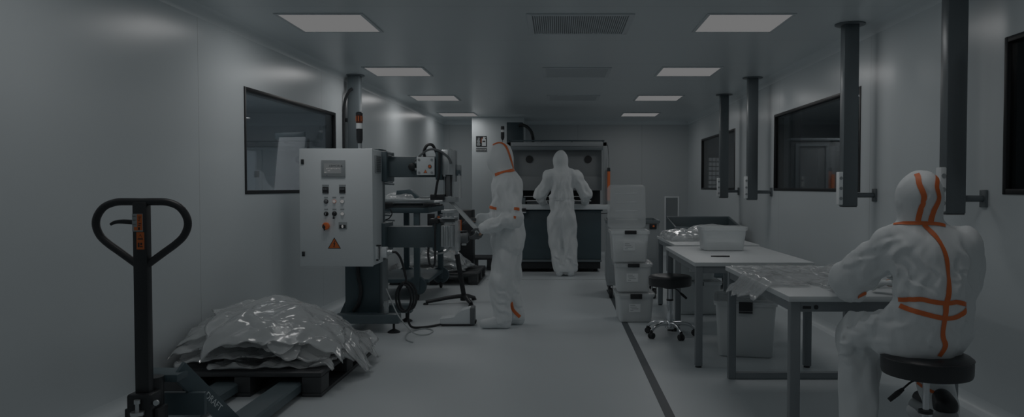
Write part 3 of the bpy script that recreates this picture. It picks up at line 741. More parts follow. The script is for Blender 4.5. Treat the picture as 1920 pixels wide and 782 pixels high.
# sealing head: upper cylinder block and lower block, clear guard and slides
f = MB(); f.box(-1.10, -1.045, 6.66, 6.90, 1.345, 1.60, 0.006); P('head_plate', f, 'teal')
f = MB(); f.cyl((-1.030, 6.70, 1.375), (-1.030, 6.70, 1.615), 0.018); f.cyl((-0.985, 6.70, 1.395), (-0.985, 6.70, 1.625), 0.022); f.box(-1.05, -0.945, 6.68, 6.80, 1.39, 1.615, 0.006); P('air_cylinder', f, 'alu')
f = MB(); f.box(-0.95, -0.925, 6.68, 6.80, 1.33, 1.61, 0.004); f.box(-0.925, -0.885, 6.70, 6.80, 1.43, 1.48, 0.003); P('cylinder_bracket', f, 'grey_mid')
f = MB(); f.box(-0.922, -0.886, 6.69, 6.79, 1.385, 1.43, 0.003); P('sensor', f, 'teal')
for x in (-1.03, -0.96):
    f = MB(); f.cyl((x, 6.74, 1.19), (x, 6.74, 1.39), 0.0125); P('guide_rod', f, 'alu')
f = MB(); f.box(-1.015, -0.975, 6.70, 6.80, 1.20, 1.39, 0.004); P('slide', f, 'grey_dark')
f = MB(); f.box(-0.9, -0.888, 6.68, 6.82, 1.18, 1.40, 0.002); P('clear_guard', f, 'lid')
f = MB(); f.box(-1.145, -1.02, 6.64, 6.86, 1.165, 1.215, 0.006); P('valve_block', f, 'black')
f = MB(); f.box(-1.04, -0.92, 6.66, 6.86, 1.145, 1.195, 0.004); P('sealing_jaw', f, 'grey_mid')
f = MB(); f.box(-1.05, -0.93, 6.64, 6.88, 1.05, 1.075, 0.003); f.box(-1.05, -0.93, 6.64, 6.88, 0.995, 1.01, 0.003)
for k in range(3): f.cyl((-1.03 + 0.04 * k, 6.68, 1.01), (-1.03 + 0.04 * k, 6.68, 1.05), 0.011)
P('lower_jaw', f, 'alu')
f = MB(); f.box(-1.15, -0.93, 6.68, 6.86, 0.965, 0.995, 0.004); P('lower_jaw_plate', f, 'grey_dark')
f = MB(); f.box(-1.15, -1.07, 6.62, 6.72, 0.955, 1.0, 0.008); f.ball((-1.10, 6.64, 0.99), 0.02); P('pressure_regulator', f, 'black')
f = MB(); f.box(-1.06, -0.945, 6.67, 6.84, 0.745, 0.94, 0.006)
for k in range(3): f.cyl((-1.045 + 0.042 * k, 6.665, 0.75), (-1.045 + 0.042 * k, 6.665, 0.935), 0.014)
P('lower_cylinder', f, 'alu')
f = MB(); f.box(-0.93, -0.905, 6.66, 6.86, 0.70, 0.98, 0.003); P('clear_guard', f, 'lid')
f = MB(); f.box(-1.13, -1.06, 6.66, 6.90, 0.71, 0.965, 0.006); P('head_plate', f, 'teal')
# hoses
f = MB(); f.tube([(-1.20, 6.70, 1.545), (-1.205, 6.68, 1.60), (-1.175, 6.68, 1.655), (-1.13, 6.68, 1.655), (-1.10, 6.69, 1.60), (-1.085, 6.70, 1.55)], 0.013, smooth=7); P('air_hose', f, 'black')
f = MB(); f.tube([(-1.29, 6.68, 1.51), (-1.22, 6.66, 1.575), (-1.15, 6.65, 1.615), (-1.07, 6.65, 1.605), (-0.99, 6.66, 1.55), (-0.962, 6.67, 1.49)], 0.010, smooth=7); P('air_hose', f, 'grey_dark')
f = MB(); f.tube([(-1.065, 6.66, 1.59), (-1.062, 6.64, 1.5), (-1.065, 6.64, 1.40), (-1.085, 6.64, 1.30), (-1.10, 6.64, 1.20)], 0.011, smooth=7); P('air_hose', f, 'black')
f = MB(); f.tube([(-1.10, 6.63, 0.96), (-1.10, 6.62, 0.85), (-1.10, 6.62, 0.70), (-1.105, 6.62, 0.60), (-1.125, 6.62, 0.572), (-1.15, 6.62, 0.60), (-1.165, 6.64, 0.68), (-1.165, 6.66, 0.74)], 0.010, smooth=7); P('air_hose', f, 'black')
f = MB(); f.tube([(-1.20, 6.72, 0.735), (-1.16, 6.70, 0.70), (-1.10, 6.69, 0.685), (-1.02, 6.69, 0.70), (-0.965, 6.69, 0.745)], 0.010, smooth=7); P('air_hose', f, 'hose')
f = MB(); f.tube([(-1.54, 6.64, 0.99), (-1.50, 6.62, 1.01), (-1.48, 6.62, 1.05), (-1.50, 6.62, 1.085), (-1.54, 6.63, 1.09)], 0.005, smooth=6); P('air_hose', f, 'black')
# signal tower on the cabinet
f = MB(); f.cyl((-1.765, 6.62, 1.60), (-1.765, 6.62, 1.605), 0.028); f.cyl((-1.765, 6.62, 1.60), (-1.765, 6.62, 1.68), 0.012); tw = P('signal_tower', f, 'alu', mc)
f = MB(); f.lathe([(0, 1.665), (0.022, 1.67), (0.029, 1.70), (0.029, 1.795), (0, 1.795)], (-1.765, 6.62, 0), 20); P('tower_base', f, 'black', tw)
f = MB(); f.cyl((-1.765, 6.62, 1.796), (-1.765, 6.62, 1.845), 0.028); P('white_lens', f, 'white', tw, label='white lens')
f = MB(); f.cyl((-1.765, 6.62, 1.846), (-1.765, 6.62, 1.915), 0.030); P('orange_lens', f, mat('dark_orange_lens', (0.10, 0.025, 0.012), 0.3), tw, label='dark orange lens')
f = MB()
for k in range(8):
    a = k * PI / 4; f.box(-0.0035, 0.0035, -0.0315, -0.0295, 1.862, 1.905, 0, Matrix.Translation((-1.765, 6.62, 0)) @ Matrix.Rotation(a, 4, 'Z'))
P('lens_ribs', f, 'orange_dull', tw)
f = MB(); f.lathe([(0, 1.945), (0.02, 1.944), (0.030, 1.935), (0.030, 1.916), (0, 1.916)], (-1.765, 6.62, 0), 20); P('tower_cap', f, 'black', tw)

# cable from the cabinet to the foot pedal
f = MB()
coil = [(-1.432, 6.41, 0.722), (-1.40, 6.42, 0.715), (-1.37, 6.45, 0.66), (-1.345, 6.48, 0.55), (-1.335, 6.5, 0.46)]
for k in range(26):
    a = PI / 2 - k * 2 * PI / 10
    coil.append((-1.37 + 0.072 * math.cos(a) + 0.0016 * k, 6.50 + 0.004 * k, 0.315 + 0.125 * math.sin(a)))
coil += [(-1.34, 6.62, 0.16), (-1.345, 6.64, 0.09), (-1.325, 6.68, 0.025), (-1.25, 6.72, 0.011), (-1.15, 6.80, 0.011), (-1.08, 6.85, 0.018), (-1.02, 6.87, 0.032)]
f.tube(coil, 0.0105, smooth=5)
tag(obj('pedal_cable', f, M['black']), 'black coiled cable running from the control cabinet down to the foot pedal', 'cable')
f = MB(); f.tube([(-1.50, 6.46, 0.40), (-1.46, 6.44, 0.32), (-1.38, 6.40, 0.17), (-1.25, 6.38, 0.03), (-1.14, 6.42, 0.006), (-1.12, 6.60, 0.006), (-1.22, 6.70, 0.006), (-1.32, 6.50, 0.006), (-1.28, 6.22, 0.006), (-1.2, 6.10, 0.006)], 0.0055, smooth=8)
tag(obj('air_tube', f, M['hose']), 'thin clear air tube looping on the floor beside the machine foot', 'tube')
pd = thing('foot_pedal', 'grey shrouded foot pedal with black sole at the end of the coiled cable', 'pedal', (-0.93, 6.92, 0), 0.05)
f = MB(); f.prism([(-0.17, 0.018), (0.13, 0.012), (0.135, 0.16), (0.10, 0.165), (0.03, 0.145), (-0.01, 0.115), (-0.04, 0.085), (-0.17, 0.07)], -0.075, 0.075, RX, bev=0.008); obj('shroud', f, M['grey'], pd)
f = MB(); f.box(-0.155, 0.12, -0.08, 0.08, 0.0, 0.018, 0.004); obj('sole', f, M['rubber'], pd)
f = MB(); f.box(0.105, 0.150, -0.082, 0.082, 0.01, 0.168, 0.01); obj('pedal_mouth', f, M['grey_dark'], pd)
f = MB(); f.box(0.1, 0.158, -0.05, 0.05, 0.03, 0.055, 0.005, Matrix.Rotation(0.1, 4, 'Y')); obj('treadle', f, M['rubber'], pd)

# ------------------------------------------------------------------ hot air blower on its tripod
st = thing('blower_stand', 'black three-footed stand carrying a cylindrical hot air blower', 'stand', (-1.05, 8.22, 0))
hub = Vector((-1.05, 8.22, 0.045))
for e, b in (((-1.45, 8.10, 0.03), 0), ((-0.965, 8.45, 0.028), 0), ((-0.945, 8.0, 0.028), 0)):
    e = Vector(e); f = MB(); f.tube([hub + Vector((0, 0, 0.035)), hub.lerp(e, 0.35) + Vector((0, 0, 0.03)), hub.lerp(e, 0.8) + Vector((0, 0, 0.008)), e], [0.03, 0.027, 0.024, 0.022], 10, smooth=5, flat=0.8); lg = P('leg', f, 'black', st)
    f = MB(); f.cyl((e.x, e.y, 0), (e.x, e.y, 0.02), 0.03, 0.024); P('foot_pad', f, 'rubber', lg)
f = MB(); f.cyl((-1.05, 8.22, 0.03), (-1.05, 8.22, 0.10), 0.04); P('hub', f, 'black', st)
f = MB(); f.cyl((-1.05, 8.22, 0.08), (-1.125, 8.22, 0.54), 0.026, 0.028); P('outer_pole', f, 'black', st)
f = MB(); f.cyl((-1.125, 8.22, 0.54), (-1.145, 8.22, 0.67), 0.015); P('inner_pole', f, 'chrome', st)
f = MB(); f.cyl((-1.145, 8.22, 0.66), (-1.19, 8.22, 1.03), 0.011); P('rod', f, 'grey_mid', st)
f = MB(); f.lathe([(0, 0), (0.05, 0), (0.058, 0.015), (0.058, 0.10), (0.062, 0.105), (0.062, 0.15), (0.05, 0.165), (0, 0.165)], (-1.16, 8.2, 0.725), 24, Matrix.Rotation(PI / 2, 4, 'Y')); bl = P('blower', f, 'grey_dark', st)
f = MB(); f.box(-1.16, -1.01, 8.17, 8.23, 0.785, 0.80, 0.004); f.ball((-0.995, 8.2, 0.725), 0.045, (0.35, 1, 1)); P('blower_grille', f, 'black', bl)
f = MB(); f.box(-1.11, -1.085, 8.19, 8.21, 0.625, 0.67, 0.003); f.box(-1.07, -1.02, 8.18, 8.22, 0.64, 0.66, 0.003); P('clamp', f, 'alu', st)

# ------------------------------------------------------------------ roller table behind the machine
rt = thing('feed_table', 'tall dark teal feed table on castors behind the sealing arms', 'table', (-1.75, 9.0, 0))
for x, y, z1 in ((-1.93, 9.45, 1.03), (-1.60, 8.40, 1.03), (-1.50, 9.45, 1.03), (-2.05, 8.40, 1.03)):
    f = MB(); f.box(x - 0.032, x + 0.032, y - 0.032, y + 0.032, 0.12, z1, 0.004); P('leg', f, 'teal', rt)
    f = MB(); f.lathe([(0, -0.02), (0.10, -0.02), (0.11, 0), (0.10, 0.02), (0, 0.02)], (x, y, 0.17), 24, Matrix.Rotation(PI / 2, 4, 'X')); fe = P('wheel_guard', f, 'teal', rt)
    add_castor(rt, x, y + 0.02, 0.05, 0.03, 0.12)
f = MB(); f.box(-2.10, -1.46, 8.36, 8.42, 0.99, 1.05, 0.004); f.box(-2.10, -1.46, 9.42, 9.48, 0.99, 1.05, 0.004); f.box(-2.10, -2.04, 8.42, 9.42, 0.99, 1.05, 0.004); f.box(-1.52, -1.46, 8.42, 9.42, 0.99, 1.05, 0.004); P('top_frame', f, 'teal', rt)
f = MB(); f.box(-2.1, -1.47, 8.40, 9.46, 0.20, 0.24, 0.004); P('lower_rail', f, 'teal', rt)
f = MB()
for k in range(12): f.cyl((-2.04, 8.46 + 0.085 * k, 1.062), (-1.5, 8.46 + 0.085 * k, 1.062), 0.02, seg=12)
P('rollers', f, 'grey_dark', rt)
f = MB(); f.box(-2.08, -1.40, 8.36, 8.40, 1.115, 1.15, 0.004); P('front_rail', f, 'alu', rt)
f = MB(); f.box(-2.08, -1.40, 8.38, 9.45, 1.10, 1.118, 0.003); P('bed', f, 'grey', rt)
for a in ((-1.52, -1.40, 8.34, 8.38, 1.07, 1.10), (-1.39, -1.30, 8.33, 8.37, 1.075, 1.09), (-2.06, -1.86, 8.34, 8.36, 1.075, 1.105)):
    f = MB(); f.box(*a, 0.003); P('side_plate', f, 'black', rt)
f = MB(); f.prism([(-1.88, 1.175), (-1.66, 1.15), (-1.62, 1.16), (-1.72, 1.255), (-1.87, 1.24)], 8.6, 8.75, Matrix.Translation((0, 17.35, 0)) @ RX, bev=0.004); P('film_guide', f, 'teal', rt)
f = MB(); f.box(-1.565, -1.46, 8.40, 8.5, 1.15, 1.175, 0.003); P('tray', f, 'grey_mid', rt)
f = MB(); f.box(-1.475, -1.40, 8.36, 8.42, 0.82, 0.98, 0.004); f.box(-1.45, -1.42, 8.355, 8.365, 0.84, 0.88); P('drive_box', f, 'black', rt)
f = MB(); f.cyl((-1.335, 8.44, 0.93), (-1.335, 8.36, 0.93), 0.042); f.box(-1.375, -1.29, 8.38, 8.46, 0.87, 0.96, 0.004); dm = P('drive_motor', f, 'grey_dark', rt)
f = MB(); f.box(-1.36, -1.335, 8.355, 8.362, 0.90, 0.955); P('motor_label', f, 'orange_dull', dm, label='orange label')

# ------------------------------------------------------------------ black cabinet with an orange strip, back left
bk = thing('black_cabinet', 'narrow black floor cabinet with an orange strip by the white pier', 'cabinet', (-1.40, 11.2, 0))
f = MB(); f.box(-1.475, -1.285, 11.0, 11.4, 0.0, 0.94, 0.008); P('body', f, 'black', bk)
f = MB(); f.cyl((-1.455, 10.985, 0.55), (-1.455, 10.985, 0.80), 0.022); P('strip', f, 'orange', bk, label='orange strip')
f = MB(); f.ball((-1.455, 10.985, 0.92), 0.022, (1, 1, 1)); P('top_lamp', f, 'orange', bk, label='orange knob')
f = MB(); f.cyl((-1.455, 10.985, 0.80), (-1.455, 10.985, 0.91), 0.008); f.cyl((-1.455, 10.985, 0.40), (-1.455, 10.985, 0.55), 0.008); P('cord', f, 'black', bk)

# fire extinguisher sign on the pier
sg = thing('fire_extinguisher_sign', 'black and white fire extinguisher sign with a caption plate on the white pier', 'sign', (-1.365, 13.2, 2.1))
s = 13.2 / 1400
f = MB(); f.box(-1.462, -1.274, 13.194, 13.2, 1.995, 2.18); P('sign_plate', f, 'black', sg)
f = MB()
f.prism([(-1.358, 2.005), (-1.288, 2.005), (-1.288, 2.12), (-1.305, 2.145), (-1.33, 2.15), (-1.358, 2.12)], 0, 0.002, Matrix.Translation((0, 13.194, 0)) @ RX)
f.box(-1.335, -1.312, 13.192, 13.194, 2.145, 2.165); f.box(-1.312, -1.285, 13.192, 13.194, 2.15, 2.16)
P('extinguisher_symbol', f, 'grey', sg)
f = MB(); f.box(-1.348, -1.298, 13.1905, 13.192, 2.075, 2.098); P('extinguisher_band', f, 'black', sg)
f = MB(); f.tube([(-1.335, 13.19, 2.15), (-1.36, 13.19, 2.14), (-1.372, 13.19, 2.11), (-1.372, 13.19, 2.06)], 0.004, 6, smooth=4); P('extinguisher_hose', f, 'orange_dull', sg)
f = MB()
for pl in ([(-1.44, 2.01), (-1.395, 2.01), (-1.385, 2.035), (-1.40, 2.06), (-1.388, 2.085), (-1.402, 2.11), (-1.395, 2.14), (-1.412, 2.165), (-1.418, 2.13), (-1.43, 2.16), (-1.432, 2.12), (-1.448, 2.09), (-1.436, 2.065), (-1.45, 2.04)],):
    f.prism(pl, 0, 0.002, Matrix.Translation((0, 13.194, 0)) @ RX)
P('flame_symbol', f, 'grey_mid', sg)
f = MB(); f.box(-1.462, -1.274, 13.194, 13.2, 1.908, 1.972); P('caption_plate', f, 'grey_dark', sg)
f = MB(); f.text('EXTINTOR', 0.036, up_at(-1.368, 13.193, 1.94)); P('caption', f, 'white', sg)

# ------------------------------------------------------------------ bench machine at the back
M['hood'] = mat('hood_enamel', (0.24, 0.26, 0.27), 0.5)
bm_ = thing('enclosed_bench', 'wide dark teal bench machine with a grey hood and two round black ports', 'machine', (0.0, 11.8, 0))
f = MB(); f.box(-0.83, 0.635, 11.22, 12.3, 0.19, 0.93, 0.006); P('body', f, 'teal', bm_)
f = MB(); f.box(-0.82, 0.625, 11.24, 12.28, 0.05, 0.16, 0.004); P('gap_shade', f, 'black', bm_)  # black block painting in the shadow of the gap under the body
f = MB(); f.box(-0.835, 0.64, 11.20, 11.23, 0.155, 0.19, 0.004); P('bottom_rail', f, 'steel_blue', bm_)
for x in (-0.75, -0.1, 0.56):
    f = MB(); f.cyl((x, 11.35, 0), (x, 11.35, 0.05), 0.03); P('foot', f, 'rubber', bm_)
f = MB(); f.box(-0.84, 0.76, 11.12, 11.62, 0.945, 1.015, 0.006); P('counter', f, 'grey', bm_)
f = MB(); f.box(-0.83, 0.66, 11.24, 11.6, 0.92, 0.948, 0.003); P('counter_edge', f, 'teal', bm_)
for x in (-0.76, 0.70):
    f = MB(); f.box(x - 0.03, x + 0.03, 11.40, 11.46, 1.01, 1.965, 0.004); P('upright', f, 'grey_mid', bm_)
f = MB(); f.box(-0.79, 0.73, 11.40, 11.46, 1.905, 1.965, 0.004); P('head_beam', f, 'grey_mid', bm_)
f = MB(); f.box(-0.73, 0.67, 11.405, 11.43, 1.845, 1.905, 0.004); P('head_panel', f, 'steel_blue', bm_)
f = MB(); f.box(-0.77, 0.70, 11.50, 11.53, 1.985, 2.005, 0.003)
for x in (-0.77, -0.27, 0.20, 0.68): f.box(x - 0.008, x + 0.008, 11.45, 11.53, 1.96, 2.0, 0.002)
P('top_cable_tray', f, 'teal', bm_)
f = MB(); f.box(-0.72, 0.66, 11.55, 12.2, 1.235, 1.90, 0.004); P('hood_panel', f, 'hood', bm_)
f = MB(); f.box(-0.72, 0.66, 11.53, 11.552, 1.23, 1.445, 0.003); P('lower_flap', f, 'hood', bm_)
for x in (-0.455, 0.45):
    f = MB(); f.cyl((x, 11.552, 1.71), (x, 11.535, 1.71), 0.058, seg=28); P('round_port', f, 'rubber', bm_)
f = MB(); f.box(-0.72, 0.66, 11.95, 12.2, 1.0, 1.24); P('opening_back', f, 'black', bm_)
f = MB(); f.box(-0.5, 0.45, 11.62, 11.95, 1.015, 1.05, 0.004); f.box(-0.70, -0.52, 11.55, 11.9, 1.015, 1.12, 0.006); P('work_fixture', f, 'steel_blue', bm_)
f = MB(); f.box(-0.55, 0.5, 11.58, 11.62, 1.06, 1.075, 0.003); f.box(-0.55, 0.5, 11.6, 11.64, 1.13, 1.142, 0.003); P('fixture_bars', f, 'alu', bm_)
f = MB(); f.box(-0.685, -0.49, 11.06, 11.13, 0.915, 0.965, 0.006); ck = P('control_pendant', f, 'black', bm_)
f = MB(); f.cyl((-0.57, 11.06, 0.948), (-0.57, 11.05, 0.948), 0.016); P('pendant_button', f, 'grey', ck)
f = MB(); f.cyl((-0.665, 11.06, 0.945), (-0.665, 11.05, 0.945), 0.012); P('pendant_button', f, 'orange', ck, label='orange button')
f = MB(); f.box(-0.69, -0.49, 11.05, 11.14, 0.898, 0.914, 0.003); P('pendant_shelf', f, 'grey', bm_)
lc = thing('orange_grip', 'orange tube with black ends hanging on a wire beside the hood', 'hanging tube', (0.755, 11.35, 1.3))
f = MB(); f.cyl((0.755, 11.35, 1.075), (0.755, 11.35, 1.52), 0.024); P('tube', f, 'orange', lc)
for a, b in ((1.02, 1.075), (1.52, 1.575)):
    f = MB(); f.cyl((0.755, 11.35, a), (0.755, 11.35, b), 0.026, 0.022); P('end_cap', f, 'black', lc)
f = MB(); f.tube([(0.755, 11.35, 1.57), (0.757, 11.35, 1.70), (0.745, 11.42, 1.93)], 0.0035, 6); P('wire', f, 'black', lc)
f = MB(); f.tube([(0.755, 11.35, 1.02), (0.79, 11.34, 0.96), (0.79, 11.34, 0.92), (0.72, 11.30, 0.885), (0.55, 11.22, 0.885)], 0.006, 6, smooth=6); P('cord', f, 'black', lc)
tw2 = thing('signal_tower', 'black signal tower with a white band on a thin rod above the bench machine', 'signal light', (-0.78, 11.5, 1.96))
f = MB(); f.cyl((-0.86, 11.42, 1.90), (-0.86, 11.42, 2.02), 0.006); f.box(-0.865, -0.76, 11.415, 11.425, 1.90, 1.912); P('rod', f, 'grey_dark', tw2)
f = MB(); f.lathe([(0, 2.0), (0.012, 2.0), (0.027, 2.03), (0.027, 2.12), (0, 2.12)], (-0.86, 11.42, 0), 18); P('tower_base', f, 'black', tw2)
f = MB(); f.cyl((-0.86, 11.42, 2.12), (-0.86, 11.42, 2.155), 0.028); P('white_lens', f, 'white', tw2, label='white lens')
f = MB(); f.lathe([(0, 2.21), (0.024, 2.21), (0.027, 2.2), (0.027, 2.156), (0, 2.156)], (-0.86, 11.42, 0), 18); P('dark_lens', f, 'black', tw2)
ex = thing('exhaust_unit', 'dark exhaust housing with a curved black hose above the bench machine', 'exhaust duct', (-0.72, 12.6, 1.9))
f = MB(); f.box(-0.87, -0.60, 12.45, 12.75, 1.90, 2.36, 0.01); P('housing', f, 'teal', ex)
f = MB(); f.tube([(-0.66, 12.42, 2.30), (-0.60, 12.4, 2.31), (-0.52, 12.38, 2.27), (-0.46, 12.36, 2.20), (-0.43, 12.34, 2.10), (-0.42, 12.2, 2.0)], 0.026, 10, smooth=7); P('hose', f, 'black', ex)
f = MB(); f.box(-0.80, -0.66, 12.28, 12.45, 1.87, 1.92, 0.004); P('mount', f, 'teal', ex)

# ------------------------------------------------------------------ pallet truck in front
pj = thing('pallet_truck', 'black hand pallet truck with an upright looped handle', 'pallet truck', (-1.84, 3.30, 0))
hx, hy = -1.845, 3.30
f = MB(); f.tube([(hx + x, hy, 1.215 + z) for x, z in ((0, 0), (0.06, 0.001), (0.115, -0.002), (0.165, -0.022), (0.196, -0.062), (0.203, -0.105), (0.185, -0.15), (0.15, -0.185), (0.095, -0.225), (0.02, -0.28))], 0.0165, 12, smooth=5)
f.tube([(hx - x, hy, 1.215 + z) for x, z in ((0, 0), (0.06, 0.001), (0.115, -0.002), (0.165, -0.022), (0.196, -0.062), (0.203, -0.105), (0.185, -0.15), (0.15, -0.185), (0.095, -0.225), (0.02, -0.28))], 0.0165, 12, smooth=5)
P('handle_loop', f, 'black', pj)
f = MB(); f.box(hx - 0.032, hx + 0.032, hy - 0.022, hy + 0.022, 0.34, 1.215, 0.008); P('handle_shaft', f, 'black', pj)
f = MB(); f.tube([(hx - 0.03, hy - 0.005, 1.125), (hx - 0.08, hy - 0.006, 1.128), (hx - 0.115, hy - 0.006, 1.125), (hx - 0.135, hy - 0.006, 1.115)], [0.011, 0.010, 0.008, 0.006], 10, smooth=5); P('release_lever', f, 'black', pj)
yl = hy - 0.0225
f = MB(); f.box(hx - 0.030, hx + 0.017, yl - 0.0008, yl, 1.085, 1.163); lb = P('instruction_label', f, 'grey_mid', pj)
f = MB(); f.box(hx - 0.008, hx + 0.015, yl - 0.0014, yl - 0.0008, 1.09, 1.161); f.box(hx - 0.022, hx - 0.008, yl - 0.0014, yl - 0.0008, 1.09, 1.105); P('orange_field', f, 'orange_dull', lb, label='orange field')
f = MB()
for k, z in enumerate((1.147, 1.139, 1.131, 1.118, 1.110)): f.box(hx - 0.003 + 0.002 * (k % 2), hx + 0.010 - 0.003 * (k % 3), yl - 0.002, yl - 0.0014, z, z + 0.0035)
f.box(hx - 0.004, hx + 0.004, yl - 0.002, yl - 0.0014, 1.092, 1.104)
for z in (1.152, 1.134, 1.116): f.box(hx - 0.027, hx - 0.014, yl - 0.002, yl - 0.0008, z, z + 0.0015)
P('pictograms', f, 'black', lb)
f = MB(); f.box(hx - 0.012, hx + 0.022, yl - 0.0008, yl, 1.006, 1.082); wl_ = P('warning_label', f, 'orange_dull', pj, label='orange warning label')
f = MB()
for A in ([(-0.013, 1.050), (0.013, 1.050), (0, 1.074)],):
    f.prism([(hx + 0.005 + a, b) for a, b in A], 0, 0.0006, Matrix.Translation((0, yl - 0.0008, 0)) @ RX)
f.box(hx - 0.006, hx + 0.001, yl - 0.0014, yl - 0.0008, 1.016, 1.036); f.box(hx + 0.003, hx + 0.015, yl - 0.0014, yl - 0.0008, 1.016, 1.021); f.box(hx + 0.005, hx + 0.013, yl - 0.0014, yl - 0.0008, 1.026, 1.036)
P('warning_symbols', f, 'black', wl_)
f = MB()
f.prism([(-0.01, 1.055 - 1.05), (0.01, 1.055 - 1.05), (0, 0.019)], 0, 0.0004, up_at(hx + 0.005, yl - 0.0015, 1.050)); P('triangle_field', f, 'orange_dull', wl_)
# steering head, pump and chassis
f = MB(); f.box(hx - 0.055, hx + 0.055, hy - 0.05, hy + 0.05, 0.22, 0.37, 0.012); f.box(hx - 0.075, hx - 0.055, hy - 0.03, hy + 0.06, 0.14, 0.30, 0.006); f.box(hx + 0.055, hx + 0.075, hy - 0.03, hy + 0.06, 0.14, 0.30, 0.006); P('steering_head', f, 'black', pj)
f = MB()
z = 0.0
f.cyl((hx + 0.005, hy - 0.068, 0.335), (hx + 0.005, hy - 0.068, 0.352), 0.013); f.cyl((hx + 0.005, hy - 0.068, 0.30), (hx + 0.005, hy - 0.068, 0.335), 0.008)
f.cyl((hx + 0.005, hy - 0.068, 0.285), (hx + 0.005, hy - 0.068, 0.30), 0.028); f.cyl((hx + 0.005, hy - 0.068, 0.272), (hx + 0.005, hy - 0.068, 0.28), 0.022)
f.cyl((hx + 0.005, hy - 0.068, 0.20), (hx + 0.005, hy - 0.068, 0.272), 0.011); f.cyl((hx + 0.005, hy - 0.068, 0.225), (hx + 0.005, hy - 0.068, 0.24), 0.022)
P('pump_piston', f, 'alu', pj)
f = MB(); f.tube([(hx - 0.06, hy - 0.05, 0.262), (hx - 0.09, hy - 0.06, 0.258), (hx - 0.115, hy - 0.06, 0.25)], 0.008, 8); P('foot_lever', f, 'black', pj)
f = MB(); f.cyl((hx + 0.07, hy - 0.03, 0.33), (hx + 0.07, hy - 0.04, 0.33), 0.012); f.cyl((hx + 0.078, hy - 0.02, 0.225), (hx + 0.078, hy - 0.035, 0.225), 0.014); P('pivot_pin', f, 'alu', pj)
f = MB(); f.cyl((hx, hy + 0.07, 0.12), (hx, hy + 0.07, 0.42), 0.045); P('pump_body', f, 'black', pj)
for s_ in (-1, 1):
    q = MB(); q.lathe([(0, -0.025), (0.085, -0.025), (0.092, -0.015), (0.092, 0.015), (0.085, 0.025), (0, 0.025)], (hx + s_ * 0.06, hy, 0.092), 26, Matrix.Rotation(PI / 2, 4, 'Y')); P('steer_wheel', q, 'rubber', pj)
f = MB(); f.box(hx - 0.10, hx + 0.095, hy + 0.10, hy + 0.24, 0.385, 0.42, 0.006); P('chassis_top', f, 'teal', pj)
f = MB(); f.box(hx - 0.17, hx + 0.17, hy + 0.20, hy + 0.23, 0.20, 0.31, 0.006); P('cross_plate', f, 'teal', pj)
for s_ in (-1, 1):
    a = Vector((hx + s_ * 0.075, hy + 0.17, 0.415)); b = Vector((hx + s_ * 0.178, hy + 0.50, 0.06))
    d = (b - a); L_ = d.length
    zax = d.normalized(); xax = Vector((0.94 * s_, -0.34, 0)); xax = (xax - zax * xax.dot(zax)).normalized(); yax = zax.cross(xax)
    T = Matrix.Translation(a) @ Matrix((xax, yax, zax)).transposed().to_4x4()
    f = MB(); f.box(-0.010, 0.010, -0.045, 0.045, -0.02, L_, 0.005, T); arm = P('frame_arm', f, 'teal', pj)
    if s_ == 1:
        # lettering painted along the arm's outer face
        f = MB(); f.text('DRAFT', 0.046, T @ Matrix.Translation((0.0108, -0.005, L_ * 0.55)) @ Matrix(((0, 0, 1, 0), (0, -1, 0, 0), (1, 0, 0, 0), (0, 0, 0, 1))))
        P('lettering', f, 'grey', arm)
for x in (-2.035, -1.65):
    f = MB()
    f.prism([(-0.078, 0.03), (0.078, 0.03), (0.078, 0.075), (0.066, 0.085), (-0.066, 0.085), (-0.078, 0.075)], -4.80, -3.78, Matrix.Translation((x, 0, 0)) @ RX); fk = P('fork', f, 'teal_mid', pj)
    q = MB(); q.lathe([(0, -0.03), (0.038, -0.03), (0.04, -0.02), (0.04, 0.02), (0.038, 0.03), (0, 0.03)], (x, 4.62, 0.04), 18, Matrix.Rotation(PI / 2, 4, 'Y')); P('load_wheel', q, 'rubber', fk)

# ------------------------------------------------------------------ plastic pallets
def make_pallet(label, loc, rz, w=1.0, d=1.2, h=0.15):
    r = thing('plastic_pallet', label, 'pallet', loc, rz, 'black plastic pallets')
    f = MB(); f.box(-w / 2, w / 2, -d / 2, d / 2, h - 0.028, h, 0.006)
    obj('deck', f, M['plastic_black'], r)
    f = MB()
    for k in range(7): f.box(-w / 2 + 0.03, w / 2 - 0.03, -d / 2 + 0.07 + k * (d - 0.14) / 6 - 0.025, -d / 2 + 0.07 + k * (d - 0.14) / 6 + 0.025, h, h + 0.004, 0.001)
    obj('deck_ribs', f, M['plastic_black'], r)
    for i, x in enumerate((-w / 2, -0.05, w / 2 - 0.12)):
        ww = 0.10 if i == 1 else 0.12
        for y in (-d / 2, -0.075, d / 2 - 0.15):
            f = MB(); f.box(x, x + ww, y, y + 0.15, 0.024, h - 0.028, 0.006); obj('block', f, M['plastic_black'], r)
        f = MB(); f.box(x, x + ww, -d / 2, d / 2, 0.0, 0.024, 0.005); obj('runner', f, M['plastic_black'], r)
    return r
make_pallet('black plastic pallet under the big heap of bags beside the pallet truck', (-1.925, 5.12, 0), -0.012, 0.97, 1.2)
make_pallet('black plastic pallet behind the blower stand with a low heap of bags', (-1.64, 10.25, 0), 0, 1.15, 1.05)
make_pallet('black plastic pallet standing by the pier behind the rear bag heap', (-1.35, 11.75, 0), 0, 0.72, 0.55, 0.19)

